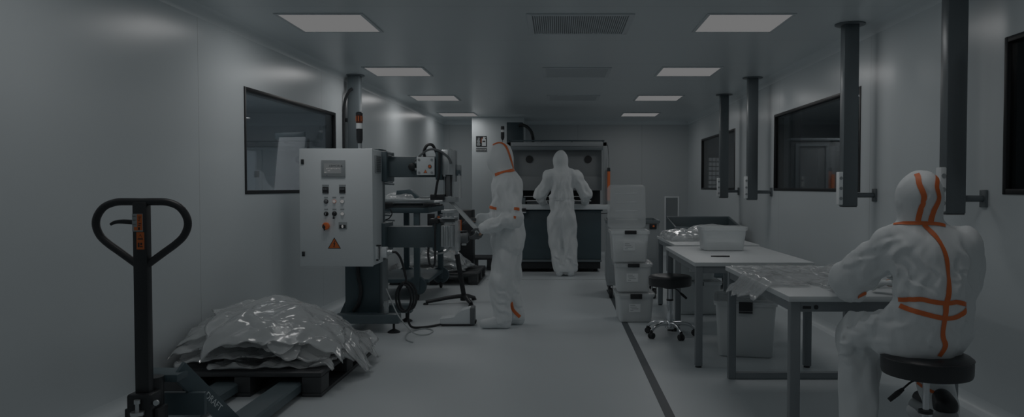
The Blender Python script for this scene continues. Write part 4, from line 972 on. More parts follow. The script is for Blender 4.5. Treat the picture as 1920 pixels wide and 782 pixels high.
# ------------------------------------------------------------------ things in the neighbouring rooms
fc = thing('flip_chart', 'flip chart with a dark clamp bar and white sheet seen through the left window', 'flip chart', (-3.18, 9.0, 0), -0.25)
f = MB(); f.box(-0.20, 0.20, -0.02, 0.02, 1.86, 1.94, 0.006, Matrix.Rotation(-0.03, 4, 'Y')); obj('clamp_bar', f, M['teal'], fc)
f = MB(); f.grid(lambda u, v: Vector((-0.185 + 0.36 * u - 0.05 * (1 - v), -0.03 - 0.10 * (1 - v) + 0.006 * math.sin(u * 7 + v * 5), 1.0 + 0.88 * v)), 12, 16); obj('paper_pad', f, M['chart'], fc)
for x0, x1, y1 in ((-0.19, -0.30, -0.22), (0.19, 0.24, -0.20), (0, 0, 0.4)):
    f = MB(); f.cyl((x0, 0.0, 1.86), (x1, y1, 0), 0.014); obj('leg', f, M['black'], fc)
cb = thing('wall_cupboard', 'pale low cupboard along the far wall seen through the left window', 'cupboard', (-4.2, 12.3, 0))
f = MB(); f.box(-5.45, -2.75, 12.05, 12.58, 0, 1.92, 0.004); P('body', f, 'grey', cb)
for k in range(4):
    f = MB(); f.box(-5.43 + 0.67 * k, -4.78 + 0.67 * k, 12.03, 12.05, 0.06, 1.88, 0.003); dd = P('door', f, 'grey', cb)
    f = MB(); f.box(-4.90 + 0.67 * k, -4.82 + 0.67 * k, 12.015, 12.03, 1.44, 1.54, 0.003); P('handle', f, 'grey_dark', dd)
gm = thing('grey_machine', 'tall grey machine enclosure seen through the wide dark window', 'machine', (3.45, 10.2, 0))
f = MB(); f.box(3.10, 3.95, 10.0, 10.6, 0, 1.90, 0.01); P('enclosure', f, 'grey_dark', gm)
f = MB(); f.frame(3.16, 3.60, 0.9, 1.86, 9.985, 10.0, 0.035); P('door_frame', f, 'leg', gm)
f = MB(); f.box(3.09, 3.96, 9.98, 10.62, 1.90, 1.935, 0.004); P('top_cap', f, 'leg', gm)
f = MB(); f.box(3.64, 3.68, 9.975, 9.99, 1.15, 1.45); P('strip', f, 'orange_dull', gm, label='orange strip')
gb = thing('glass_block_panel', 'grid of small pale square panes with added glow seen through the farthest right window', 'window panel', (2.735, 13.02, 0))
f = MB(); f.box(2.59, 2.88, 12.98, 13.06, 0, 1.86, 0.004); P('panel', f, 'grey_dark', gb)
f = MB()
for i in range(4):
    for j in range(7): f.box(2.60 + 0.066 * i, 2.650 + 0.066 * i, 12.972, 12.982, 1.25 + 0.08 * j, 1.310 + 0.08 * j, 0.003)
P('panes', f, 'block', gb)
# ------------------------------------------------------------------ plastic bags and film
def rid(x, y, z, k, o): return 1 - 2 * abs(NZ.noise(Vector((x * k + o, y * k - o * 0.7, z * k + o * 0.3))))
def tri(x): return 2 * abs(2 * (x - math.floor(x + 0.5))) - 1
def film_bag(name, label, cat, c, w, d, rz, base, thick, amp, seed, n=46, m='film', group=None, gap=0.004, ripple=9.0):
    """a limp bag: an upper and a lower sheet that meet at the rim, creased, lying on base(x, y)"""
    ca, sa = math.cos(rz), math.sin(rz); b = bmesh.new(); so = seed * 7.13
    ia = seed * 1.3; ua, va = math.cos(ia), math.sin(ia)
    rr_ = random.Random(seed); FD = []
    for kk, wt in ((2.0, 0.38), (3.4, 0.34), (5.6, 0.25), (9.0, 0.13)):
        an = rr_.uniform(0, PI); FD.append((kk * math.cos(an), kk * math.sin(an), rr_.random(), wt))
    def pt(u, v, top):
        eu, ev = 1 - abs(2 * u - 1) ** 5, 1 - abs(2 * v - 1) ** 5
        e = max(0.0, eu * ev) ** 0.45
        lx_, ly_ = (u - 0.5) * w, (v - 0.5) * d
        lx_ += 0.035 * NZ.noise(Vector((v * 5 + so, u * 2, so))) + 0.4 * amp * NZ.noise(Vector((v * 15 + so, u * 4, so))); ly_ += 0.035 * NZ.noise(Vector((u * 5 - so, v * 2, so))) + 0.4 * amp * NZ.noise(Vector((u * 15 + so, v * 4, so)))
        x, y = c[0] + lx_ * ca - ly_ * sa, c[1] + lx_ * sa + ly_ * ca
        x = max(x, lx(y) + 0.03 + 0.01 * u)
        s_, t_ = lx_ * ua + ly_ * va, -lx_ * va + ly_ * ua
        wx = 0.35 * NZ.noise(Vector((s_ * 3, t_ * 3, so))); r = 0
        for i_, (kx, ky, ph, wt) in enumerate(FD): r += wt * tri(s_ * kx * ripple / 9 + t_ * ky * ripple / 9 + ph + wx * (1 + 0.4 * i_))
        r += 0.10 * NZ.noise(Vector((s_ * 25, t_ * 25, so)))
        z = base(x, y)
        edge = amp * 0.8 * (0.5 + NZ.noise(Vector((u * 6 + so, v * 6, 3)))) * (1 - e)
        if top: return (x, y, z + gap + edge + e * (thick + amp * r))
        return (x, y, z + gap * 0.5 + edge * 0.98 + e * amp * 0.2 * r * 0.5)
    for top in (True, False):
        V = [[b.verts.new(pt(i / n, j / n, top or i in (0, n) or j in (0, n))) for j in range(n + 1)] for i in range(n + 1)]
        for i in range(n):
            for j in range(n):
                q = (V[i][j], V[i + 1][j], V[i + 1][j + 1], V[i][j + 1]); b.faces.new(q if top else q[::-1])
    bmesh.ops.remove_doubles(b, verts=b.verts[:], dist=1e-5)
    o = obj(name, b, M[m], sharp=180)
    return tag(o, label, cat, group)

def pile_base(x0, x1, y0, y1, zt, cx, cy, rx, ry):
    def mk(hh):
        def f(x, y):
            r = ((x - cx) / rx) ** 2 + ((y - cy) / ry) ** 2
            z = zt + hh * math.exp(-r ** 1.7)
            out = max(0, x0 - x) + max(0, x - x1) + max(0, y0 - y) + max(0, y - y1)
            return max(0.02, z - 0.9 * out - 2.0 * out * out)
        return f
    return mk
pb = pile_base(-2.42, -1.44, 4.52, 5.70, 0.156, -2.0, 5.10, 0.56, 0.58)
G = 'clear plastic bags heaped on the front pallet'
bags = [((-1.80, 4.80), 0.72, 0.50, 0.10, 0.00, 'lowest bag at the front edge of the front pallet'),
        ((-1.78, 5.25), 0.80, 0.55, -0.20, 0.05, 'low clear bag at the right edge of the front heap'),
        ((-2.10, 5.00), 0.70, 0.80, 0.25, 0.09, 'clear bag low on the wall side of the front heap'),
        ((-1.72, 4.98), 0.66, 0.60, -0.35, 0.13, 'clear bag with ragged rim overhanging the right side of the front heap'),
        ((-1.80, 5.32), 0.90, 0.56, 0.15, 0.17, 'clear bag at the back of the front heap, near the machine foot'),
        ((-2.00, 4.95), 0.80, 0.70, -0.10, 0.21, 'clear bag in the middle layers of the front heap'),
        ((-1.80, 5.10), 0.84, 0.66, 0.45, 0.245, 'shiny creased bag on the right slope of the front heap'),
        ((-2.02, 5.08), 0.86, 0.88, -0.22, 0.28, 'large clear bag under the top bag of the front heap'),
        ((-1.90, 5.03), 0.84, 0.86, 0.30, 0.315, 'topmost big crumpled bag whose corner hangs over the front edge of the pallet')]
for k, (c, w, d, rz, hh, lab) in enumerate(bags):
    film_bag('plastic_bag', lab, 'plastic bag', c, w, d, rz, pb(hh), 0.010, 0.048, k + 1, n=72, group=G)
pb2 = pile_base(-2.25, -1.10, 9.73, 10.8, 0.156, -1.72, 10.2, 0.50, 0.42)
for k, (c, w, d, rz, hh, lab) in enumerate([((-1.75, 10.15), 0.95, 0.65, 0.1, 0.0, 'lowest clear bag on the rear pallet behind the blower stand'),
        ((-1.62, 10.25), 0.85, 0.6, -0.2, 0.08, 'clear bag in the middle of the heap on the rear pallet'),
        ((-1.80, 10.20), 0.85, 0.6, 0.3, 0.16, 'wide clear bag near the top of the heap on the rear pallet'),
        ((-1.55, 10.22), 0.60, 0.5, -0.1, 0.22, 'topmost shiny clear bag on the rear pallet')]):
    film_bag('plastic_bag', lab, 'plastic bag', c, w, d, rz, pb2(hh), 0.05, 0.035, k + 21, n=36, group='clear plastic bags on the rear pallet', m='film_milky' if k == 1 else 'film')
film_bag('plastic_bag', 'clear bag lying on the bed of the tall feed table behind the control cabinet', 'plastic bag', (-1.86, 8.72), 0.36, 0.34, 0.2, lambda x, y: 1.12, 0.09, 0.02, 31, n=30)
tb = lambda x, y: 0.7505
def edge_drop(x, y):
    o = max(0, 1.117 - x); return 0.7505 - 0.85 * o - 1.2 * o * o
G = 'clear bags spread on the table of the seated worker'
film_bag('plastic_bag', 'clear bag hanging over the left edge of the seated worker table', 'plastic bag', (1.165, 4.22), 0.29, 0.58, 0.05, edge_drop, 0.022, 0.020, 47, n=52, group=G, ripple=7, m='film_sheet')
film_bag('plastic_bag', 'flat clear bag at the far end of the seated worker table', 'plastic bag', (1.42, 4.72), 0.55, 0.42, 0.05, tb, 0.012, 0.018, 42, group=G, ripple=12, m='film_sheet')
film_bag('plastic_bag', 'flat clear bag in the middle of the seated worker table', 'plastic bag', (1.46, 4.28), 0.46, 0.46, -0.12, tb, 0.010, 0.016, 43, group=G, ripple=12, m='film_sheet')
film_bag('plastic_bag', 'crumpled clear bag beneath the seated worker forearm', 'plastic bag', (1.62, 4.02), 0.50, 0.34, 0.25, tb, 0.014, 0.018, 44, group=G, ripple=12, m='film_sheet')
film_bag('plastic_bag', 'raised crumpled bag at the wall side of the seated worker table', 'plastic bag', (1.74, 4.55), 0.44, 0.40, 0.3, lambda x, y: 0.752, 0.03, 0.025, 45, group=G, ripple=12, m='film_sheet')
G = 'clear bags on the farthest table'
film_bag('plastic_bag', 'bulging shiny clear bag on the left end of the farthest table', 'plastic bag', (1.29, 7.58), 0.42, 0.62, 0.05, tb, 0.085, 0.035, 51, n=40, group=G)
film_bag('plastic_bag', 'bulging milky bag on the right half of the farthest table', 'plastic bag', (1.58, 7.75), 0.48, 0.5, -0.08, tb, 0.13, 0.035, 52, n=40, group=G, m='film_milky')

# ------------------------------------------------------------------ people: smooth signed-distance bodies turned into one surface each
def V3(*a): return np.array(a, float)
def d_cone(P, a, b, ra, rb, sq=None):
    a, b = V3(*a), V3(*b); ba = b - a; Q = P - a
    L = (ba @ ba) + 1e-12
    t = np.clip((Q @ ba) / L, 0, 1)
    R = Q - t[..., None] * ba
    if sq is not None:
        ax, q = V3(*sq[0]), sq[1]; ax = ax / np.linalg.norm(ax)
        k = R @ ax; R = R + ax * (k * (1 / q - 1))[..., None]
        return (np.linalg.norm(R, axis=-1) - (ra + (rb - ra) * t)) * (q ** 0.5)
    return np.linalg.norm(R, axis=-1) - (ra + (rb - ra) * t)
def d_ell(P, c, r):
    Q = (P - V3(*c)); r = V3(*r)
    k0 = np.linalg.norm(Q / r, axis=-1); k1 = np.linalg.norm(Q / (r * r), axis=-1) + 1e-9
    return k0 * (k0 - 1) / k1
def smin(a, b, k):
    h = np.clip(0.5 + 0.5 * (b - a) / k, 0, 1); return b + (a - b) * h - k * h * (1 - h)
def field(prims, k, wr=None, cut=None, zmin=None):
    def f(P):
        d = None
        for p in prims:
            kk = k
            if p[0] == 'e': q = d_ell(P, p[1], p[2])
            else:
                q = d_cone(P, *p[1:6]) if len(p) > 5 and p[5] is not None else d_cone(P, *p[1:5])
            d = q if d is None else smin(d, q, kk)
        if wr is not None: d = d + wr(P)
        if cut is not None:
            for c in cut:
                e = -(d_ell(P, c[0], c[1])); d = np.maximum(d, e)
        if zmin is not None: d = np.maximum(d, zmin - P[..., 2])
        return d
    return f
def nets(f, lo, hi, h):
    lo, hi = V3(*lo), V3(*hi); n = np.ceil((hi - lo) / h).astype(int) + 1
    ax = [lo[i] + h * np.arange(n[i]) for i in range(3)]
    D = np.empty(n)
    for i in range(0, n[0], 16):
        g = np.stack(np.meshgrid(ax[0][i:i + 16], ax[1], ax[2], indexing='ij'), -1); D[i:i + 16] = f(g)
    S = D < 0
    cn = n - 1; acc = np.zeros((*cn, 3)); cnt = np.zeros(cn)
    cor = [(x, y, z) for x in (0, 1) for y in (0, 1) for z in (0, 1)]
    sl = lambda c: tuple(slice(c[i], c[i] + cn[i]) for i in range(3))
    for a in cor:
        for i in range(3):
            if a[i] == 0:
                b = tuple(a[j] + (j == i) for j in range(3))
                da, db = D[sl(a)], D[sl(b)]; mk = (da < 0) != (db < 0)
                t = np.where(mk, da / np.where(mk, da - db, 1), 0)
                for j in range(3): acc[..., j] += np.where(mk, a[j] + (t if j == i else 0), 0)
                cnt += mk
    act = cnt > 0; idx = -np.ones(cn, int); idx[act] = np.arange(act.sum())
    base = np.stack(np.nonzero(act), -1)
    vs = lo + h * (base + acc[act] / cnt[act][:, None])
    fs = []
    for i in range(3):
        j, k = (i + 1) % 3, (i + 2) % 3
        s0 = [slice(None)] * 3; s1 = [slice(None)] * 3; s0[i] = slice(0, -1); s1[i] = slice(1, None)
        A, B = S[tuple(s0)], S[tuple(s1)]; e = np.stack(np.nonzero(A != B), -1)
        e = e[(e[:, j] > 0) & (e[:, k] > 0) & (e[:, j] < cn[j]) & (e[:, k] < cn[k])]
        def ci(dj, dk):
            q = e.copy(); q[:, j] -= dj; q[:, k] -= dk; return idx[q[:, 0], q[:, 1], q[:, 2]]
        q = np.stack([ci(1, 1), ci(0, 1), ci(0, 0), ci(1, 0)], -1)
        fl = ~A[e[:, 0], e[:, 1], e[:, 2]]; q[fl] = q[fl][:, ::-1]
        fs.append(q[(q >= 0).all(1)])
    return vs, np.concatenate(fs)
def mesh_obj(name, vs, fs, m, parent):
    me = bpy.data.meshes.new(name)
    c = np.array(wm(parent).translation)
    me.from_pydata((vs - c).tolist(), [], fs.tolist()); me.materials.append(m)
    me.polygons.foreach_set('use_smooth', [True] * len(me.polygons)); me.update()
    o = bpy.data.objects.new(name, me); COL.objects.link(o); o.parent = parent
    return o
def bounds(prims, pad=0.05):
    lo = V3(9, 9, 9) * 9; hi = -lo
    for p in prims:
        if p[0] == 'e': lo = np.minimum(lo, V3(*p[1]) - p[2]); hi = np.maximum(hi, V3(*p[1]) + p[2])
        else:
            r = max(p[3], p[4])
            for q in (p[1], p[2]): lo = np.minimum(lo, V3(*q) - r); hi = np.maximum(hi, V3(*q) + r)
    return lo - pad, hi + pad
def wrinkles(seed, amp, spots=(), stretch=(1, 1, 1), gathers=(), quiet=None, folds=(), fy=99):
    """creases of a loose suit: sharp-ridged folds, stronger near the joints, and gathers round the elastic waist"""
    r = np.random.default_rng(seed); st = V3(*stretch)
    K = r.normal(size=(5, 3)); K /= np.linalg.norm(K, axis=1)[:, None]; K *= np.array([26, 38, 56, 80, 110.0])[:, None]; F = r.uniform(0, 6.28, 5)
    KW = r.normal(size=(3, 3)) * 8; FW = r.uniform(0, 6.28, 3)
    def f(P):
        Q = P * st
        w = sum(np.sin(Q @ KW[i] + FW[i]) for i in range(3))
        n = 0
        for i in range(5):
            x = (Q @ K[i] + F[i] + 0.75 * w) / (2 * PI)
            n = n + (1 - 2 * np.abs(2 * (x - np.floor(x + 0.5)))) * (1.0, 0.9, 0.7, 0.4, 0.2)[i]
        n = n / 2.4
        a = amp
        for c, rad, am in spots: a = a + am * np.exp(-((np.linalg.norm(P - V3(*c), axis=-1) / rad) ** 2))
        if quiet is not None: a = a * (1 - 0.75 * np.exp(-((np.linalg.norm(P - V3(*quiet), axis=-1) / 0.16) ** 4)))
        d = -a * n * 2.4
        for (gx, gy, gz, k, wd, am) in gathers:
            th = np.arctan2(P[..., 1] - gy, P[..., 0] - gx); dz = (P[..., 2] - gz) / wd
            d = d - am * np.sin(k * th + 1.3 * w + 3 * dz * 0.3) * np.exp(-dz * dz)
            d = d + 0.010 * np.exp(-((P[..., 2] - gz) / 0.022) ** 2)
        for (x0, z0), (x1, z1), wd, dp in folds:      # overlapping pleats: one lip raised, the other tucked in
            dx, dz = x1 - x0, z1 - z0; L = math.hypot(dx, dz) + 1e-9
            t = ((P[..., 0] - x0) * dx + (P[..., 2] - z0) * dz) / (L * L)
            sgn = ((P[..., 0] - x0) * dz - (P[..., 2] - z0) * dx) / L + 0.012 * np.sin(9 * t + x0 * 40)
            u = sgn / wd; along = np.exp(-np.maximum(0, np.abs(t - 0.5) - 0.3) ** 2 / 0.05)
            d = d + np.where(P[..., 1] < fy, dp * u * np.exp(-u * u) * along, 0)
        return d
    return f
def hand_prims(w, d, nrm, thumb_side, curl=0.5, s=1.0):
    """palm, four unequal bent fingers and a thumb from the palm's side"""
    w, d, nrm = V3(*w), V3(*d), V3(*nrm); d = d / np.linalg.norm(d); nrm = nrm - d * (nrm @ d); nrm = nrm / np.linalg.norm(nrm)
    lat = np.cross(d, nrm) * thumb_side
    p = [('c', w, w + d * 0.02 * s, 0.027 * s, 0.028 * s, (nrm, 0.75))]
    for k, o in enumerate((0.027, 0.009, -0.009, -0.026)):
        kn = w + d * (0.092 - 0.006 * abs(k - 1)) * s + lat * o * s
        p.append(('c', w + d * 0.02 * s + lat * o * 0.6 * s, kn, 0.0155 * s, 0.0115 * s))
        L = (0.072, 0.08, 0.075, 0.06)[k] * s; a = curl * (0.8 + 0.12 * k)
        m1 = kn + (d * math.cos(a) + nrm * math.sin(a)) * L * 0.55 + lat * o * 0.12
        m2 = m1 + (d * math.cos(2.1 * a) + nrm * math.sin(2.1 * a)) * L * 0.5
        p.append(('c', kn, m1, 0.0108 * s, 0.0095 * s)); p.append(('c', m1, m2, 0.0095 * s, 0.008 * s))
    t0 = w + d * 0.025 * s + lat * 0.022 * s; t1 = t0 + (d * 0.6 + lat * 0.7 + nrm * 0.35) * 0.045 * s; t2 = t1 + (d * 0.85 + lat * 0.25 + nrm * 0.45) * 0.036 * s
    p += [('c', t0, t1, 0.0155 * s, 0.0115 * s), ('c', t1, t2, 0.011 * s, 0.009 * s)]
    return p
def head_prims(c, fw, k=0.86):
    c, fw = V3(*c), V3(*fw); fw = fw / np.linalg.norm(fw); up = V3(0, 0, 1); sd = np.cross(fw, up)
    L = [('c', c + up * 0.03 - fw * 0.015, c + up * 0.03 + fw * 0.012, 0.083, 0.08), ('c', c + fw * 0.025, c - up * 0.055 + fw * 0.045, 0.068, 0.045),
            ('c', c + up * 0.015 + fw * 0.092, c - up * 0.018 + fw * 0.112, 0.009, 0.014),
            ('c', c + up * 0.028 + fw * 0.082 + sd * 0.03, c + up * 0.028 + fw * 0.082 - sd * 0.03, 0.014, 0.014),
            ('c', c - up * 0.045 + fw * 0.088 + sd * 0.015, c - up * 0.045 + fw * 0.088 - sd * 0.015, 0.010, 0.010),
            ('c', c + sd * 0.084 - up * 0.0, c + sd * 0.086 + up * 0.03, 0.012, 0.014), ('c', c - sd * 0.084 - up * 0.0, c - sd * 0.086 + up * 0.03, 0.012, 0.014)]
    return [('c', c + (a - c) * k, c + (b - c) * k, p * k, q * k) for _, a, b, p, q in L]
def suit_prims(J, r):
    """coverall volume over the joints J; r: radii"""
    side, dep = J['side'], J['dep']; q = r.get('flat', 0.7)
    p = [('c', J['pelvis'], J['waist'], r['hip'], r['waist'], (dep, q)), ('c', J['waist'], J['chest'], r['waist'], r['chest'], (dep, q)),
         ('c', J['sh_l'], J['sh_r'], r['shoulder'], r['shoulder']), ('c', J['chest'], J['neck'], r['chest'] * 0.8, r['neck'], (dep, 0.8)),
         ('c', J['neck'], J['sh_l'], r['neck'] * 0.8, r['shoulder'] * 0.9), ('c', J['neck'], J['sh_r'], r['neck'] * 0.8, r['shoulder'] * 0.9), ('c', J['neck'], J['head'], r['neck'], r['neck'] * 0.95), ('e', J['hood'], r['hood'])]
    for s_ in ('l', 'r'):
        p += [('c', J['sh_' + s_], J['el_' + s_], r['uarm'], r['elbow']), ('c', J['el_' + s_], J['wr_' + s_], r['elbow'], r['wrist']),
              ('c', J['hip_' + s_], J['kn_' + s_], r['thigh'], r['knee']), ('c', J['kn_' + s_], J['an_' + s_], r['knee'], r['ankle'])]
    return p
def foot(an, toe, heel_back=0.05, r=0.047):
    an, toe = V3(*an), V3(*toe); d = toe - an; d[2] = 0; d /= np.linalg.norm(d); z = min(an[2], toe[2])
    he = an - d * heel_back * 0.6; he[2] = toe[2] - 0.005
    return [('c', he, toe, r, r * 0.92, ((0, 0, 1), 0.95)), ('c', he + V3(0, 0, 0.01), an + V3(0, 0, 0.03), r, r * 1.05), ('c', an, toe - d * 0.04, r, r * 0.75)]
def person(label, root, J, r, glove, wr, h=0.0085, face_cut=True, gloves=('l', 'r'), toes=None, shoe_m='shoe', kblend=0.045):
    R = thing('person', label, 'person', root)
    fw = V3(*J['look']); fw = fw / np.linalg.norm(fw)
    hc = V3(*J['head'])
    # the body itself, head with a face, inside the suit
    bp = head_prims(hc, fw)
    bp += [('c', J['neck'], hc - V3(0, 0, 0.04), 0.055, 0.05), ('c', J['sh_l'], J['sh_r'], 0.05, 0.05), ('c', J['chest'], J['neck'], 0.11, 0.06, (J['dep'], 0.7)),
           ('c', J['waist'], J['chest'], 0.12, 0.13, (J['dep'], 0.65)), ('c', J['pelvis'], J['waist'], 0.13, 0.115, (J['dep'], 0.65))]
    for s_ in ('l', 'r'):
        w_, e_ = V3(*J['wr_' + s_]), V3(*J['el_' + s_]); d_ = (w_ - e_) / np.linalg.norm(w_ - e_)
        bp += [('c', J['sh_' + s_], J['el_' + s_], 0.045, 0.037), ('c', J['el_' + s_], J['wr_' + s_], 0.036, 0.024), ('c', w_, w_ + V3(*J['hand_' + s_]) * 0.06, 0.022, 0.02),
               ('c', J['hip_' + s_], J['kn_' + s_], 0.075, 0.05), ('c', J['kn_' + s_], J['an_' + s_], 0.05, 0.035)]
        bp += [('c', J['an_' + s_], toes[s_], 0.032, 0.028)]
    lo, hi = bounds(bp, 0.03)
    obj_b = mesh_obj('body', *nets(field(bp, 0.02), lo, hi, 0.0105), M['skin'], R)
    # face details
    up = V3(0, 0, 1); sd = np.cross(fw, up)
    for s_ in (-1, 1):
        e = hc + (up * 0.012 + fw * 0.079 + sd * 0.03 * s_) * 0.86
        q = MB(); q.ball(Vector(e), 0.012, (1, 1, 0.7), 12); P_ = obj('eye', q, M['white'], R, True)
        q = MB(); q.ball(Vector(e + fw * 0.009), 0.0055, (1, 1, 1), 10); obj('iris', q, M['black'], P_, True)
    a = hc + (-up * 0.045 + fw * 0.098) * 0.86
    q = MB(); q.tube([Vector(a - sd * 0.022), Vector(a + fw * 0.004), Vector(a + sd * 0.022)], 0.0045, 8, smooth=3); obj('mouth', q, M['lips'], R, True)
    mk = [('c', hc - up * 0.03 + fw * 0.058 - sd * 0.018, hc - up * 0.03 + fw * 0.058 + sd * 0.018, 0.042, 0.042), ('c', hc - up * 0.02 + fw * 0.078, hc - up * 0.055 + fw * 0.066, 0.022, 0.024)]
    lo, hi = bounds(mk, 0.02); mesh_obj('face_mask', *nets(field(mk, 0.03), lo, hi, 0.006), M['mask'], R)
    # coverall with hood
    sp_ = suit_prims(J, r)
    cut = [(V3(*J['hood']) + fw * (r['hood'][0] + 0.012) - up * 0.030, (0.060, 0.060, 0.078))] if face_cut else None
    F = field(sp_, kblend, wr, cut, J.get('zcut'))
    lo, hi = bounds(sp_, 0.05)
    vs, fs = nets(F, lo, hi, h)
    suit = mesh_obj('coverall', vs, fs, M['suit'], R)
    for s_ in ('l', 'r'):
        gp = hand_prims(J['wr_' + s_], J['hand_' + s_], J['palm_' + s_], J.get('thumb_' + s_, 1 if s_ == 'l' else -1), J.get('curl_' + s_, 0.45), 0.98)
        lo, hi = bounds(gp, 0.02); mesh_obj('glove', *nets(field(gp, 0.008), lo, hi, 0.0042), M[glove], R)
        fp = foot(J['an_' + s_], toes[s_]); lo, hi = bounds(fp, 0.03)
        mesh_obj('overshoe', *nets(field(fp, 0.03, wrinkles(5, 0.0018), None, J.get('fz_' + s_, 0.001)), lo, hi, 0.006), M[shoe_m], R)
    bvh = BVHTree.FromPolygons(vs.tolist(), fs.tolist())
    return R, suit, bvh
def tape(suit, bvh, pts, width, m='orange', start=-1.5, lift=0.003):
    """a tape along (x, z) points, laid on the suit seen from behind (+Y is into the room)"""
    P_ = catmull([Vector((x, 0, z)) for x, z in pts], 8)
    hits = []
    for p in P_:
        h, n, *_ = bvh.ray_cast(Vector((p.x, start, p.z)), Vector((0, 1, 0)))
        if h is not None: hits.append((h, n))
    if len(hits) < 3: return
    runs = [[hits[0]]]
    for q in hits[1:]:
        if (q[0] - runs[-1][-1][0]).length > 0.06: runs.append([])
        runs[-1].append(q)
    hits = max(runs, key=len)
    if len(hits) < 3: return
    b = bmesh.new(); rows = []
    for i, (h, n) in enumerate(hits):
        t = (hits[min(i + 1, len(hits) - 1)][0] - hits[max(i - 1, 0)][0]).normalized(); s_ = n.cross(t).normalized()
        row = []
        for k in (-1, -0.5, 0, 0.5, 1):
            q, n2, *_ = bvh.find_nearest(h + s_ * k * width / 2); row.append(b.verts.new(q + n2 * lift))
        rows.append(row)
    for A, B in zip(rows, rows[1:]):
        for k in range(4): b.faces.new((A[k], A[k + 1], B[k + 1], B[k]))
    bmesh.ops.recalc_face_normals(b, faces=b.faces[:])
    return obj('seam_tape', b, M[m], suit, True, sharp=180, label='orange seam tape')

def W(px, py, Y): return ((px - 1048) / 1400 * Y, 1.28 - (py - 351) / 1400 * Y)
# worker standing by the sealing arms, seen from the side, facing the machine
J1 = dict(side=(0, 1, 0), dep=(1, 0, 0), look=(-1, 0.65, -0.3), pelvis=(-.465, 6.83, .83), waist=(-.485, 6.83, 1.05), chest=(-.475, 6.83, 1.25), neck=(-.495, 6.83, 1.385), head=(-.555, 6.83, 1.535), hood=(-.535, 6.83, 1.54),
          sh_l=(-.455, 6.66, 1.29), sh_r=(-.465, 7.0, 1.29), el_l=(-.405, 6.55, 1.0), el_r=(-.47, 7.10, 1.02), wr_l=(-.665, 6.60, .915), wr_r=(-.74, 6.98, .97),
          hand_l=(-.62, 0.0, -.78), palm_l=(-.5, 0.75, 0.2), thumb_l=-1, curl_l=0.55, hand_r=(-1, -.15, .1), palm_r=(0, -0.3, -1), thumb_r=-1,
          hip_l=(-.47, 6.745, .80), hip_r=(-.455, 6.93, .80), kn_l=(-.52, 6.74, .45), kn_r=(-.465, 6.93, .45), an_l=(-.515, 6.74, .095), an_r=(-.405, 6.94, .105), zcut=0.045)
r1 = dict(hip=.200, waist=.175, chest=.185, shoulder=.085, neck=.085, hood=(.122, .105, .158), uarm=.082, elbow=.078, wrist=.052, thigh=.122, knee=.102, ankle=.082, flat=0.80)
FA = []
for (a_, b_, wd, dp) in (((960, 345), (968, 400), .03, .03), ((935, 345), (925, 390), .03, .025), ((975, 350), (978, 395), .03, -.02), ((958, 400), (925, 425), .02, .022), ((945, 432), (912, 445), .02, -.02), ((930, 455), (960, 470), .03, .02),
        ((940, 470), (932, 560), .03, .02), ((965, 470), (955, 550), .03, -.02), ((925, 560), (955, 575), .02, .02), ((925, 575), (958, 592), .02, .022), ((965, 545), (980, 570), .02, .02), ((962, 575), (985, 590), .018, .016), ((930, 540), (958, 555), .02, -.018)):
    FA.append((W(*a_, 6.72), W(*b_, 6.72), wd * 0.9, dp * 0.8))
p1, s1, b1 = person('person in hooded white coveralls, dark glove holding a film strip at the machine', (-.46, 6.83, 0), J1, r1, 'glove_dark',
                    wrinkles(11, .006, [((-.42, 6.55, 1.0), .16, .006), ((-.5, 6.83, .30), .25, .006), ((-.46, 6.93, .2), .18, .006), ((-.49, 6.8, 1.02), .14, .005)], (1, 1, 0.6), [(-.485, 6.83, 1.06, 13, .10, .005)], J1['head'], FA, 6.9), toes=dict(l=(-.675, 6.73, .045), r=(-.555, 6.94, .045)))
D = 6.72
tape(s1, b1, [W(923, 271, D), W(935, 267, D), W(946, 272, D), W(954, 288, D), W(962, 316, D)], .024, start=5.5)
tape(s1, b1, [W(928, 328, D), W(944, 323, D), W(957, 320, D), W(967, 317, D)], .03, start=5.5)
tape(s1, b1, [W(909, 387, D), W(920, 389, D), W(932, 391, D)], .026, start=5.5)
tape(s1, b1, [W(967, 390, D), W(971, 390, D), W(976, 391, D)], .026, start=5.5)
tape(s1, b1, [W(966, 405, D), W(968, 405.5, D), W(970, 406, D)], .022, start=5.5)
tape(s1, b1, [W(958, 568, D + .1), W(961, 582, D + .1), W(974, 597, D + .1)], .030, start=5.5)
# film strip in the hand
f = MB(); pts = [Vector((-1.0, 6.75, 1.165)), Vector((-.94, 6.72, 1.12)), Vector((-.84, 6.67, 1.02)), Vector((-.75, 6.62, .93)), Vector((-.695, 6.60, .875))]
f.tube(pts, [.03, .034, .040, .040, .034], 14, smooth=8, flat=0.35)
tag(obj('film_strip', f, M['film_milky']), 'milky folded strip of film running from the sealing jaws to the gloved hand', 'film strip')

# worker at the bench, seen from behind
J2 = dict(side=(1, 0, 0), dep=(0, 1, 0), look=(0, 1, -0.25), pelvis=(.052, 10.76, .86), waist=(.052, 10.78, 1.10), chest=(.055, 10.80, 1.33), neck=(.035, 10.83, 1.515), head=(.022, 10.88, 1.665), hood=(.022, 10.86, 1.67),
          sh_l=(-.125, 10.80, 1.43), sh_r=(.235, 10.80, 1.43), el_l=(-.285, 10.93, 1.155), el_r=(.405, 10.93, 1.165), wr_l=(-.235, 11.17, 1.065), wr_r=(.40, 11.17, 1.065),
          hand_l=(.25, 1, -.12), palm_l=(0, 0, -1), hand_r=(-.2, 1, -.12), palm_r=(0, 0, -1), curl_l=.25, curl_r=.25, thumb_l=1, thumb_r=-1,
          hip_l=(-.045, 10.77, .82), hip_r=(.150, 10.77, .82), kn_l=(-.045, 10.79, .48), kn_r=(.150, 10.79, .48), an_l=(.005, 10.74, .10), an_r=(.170, 10.74, .10), zcut=0.06)
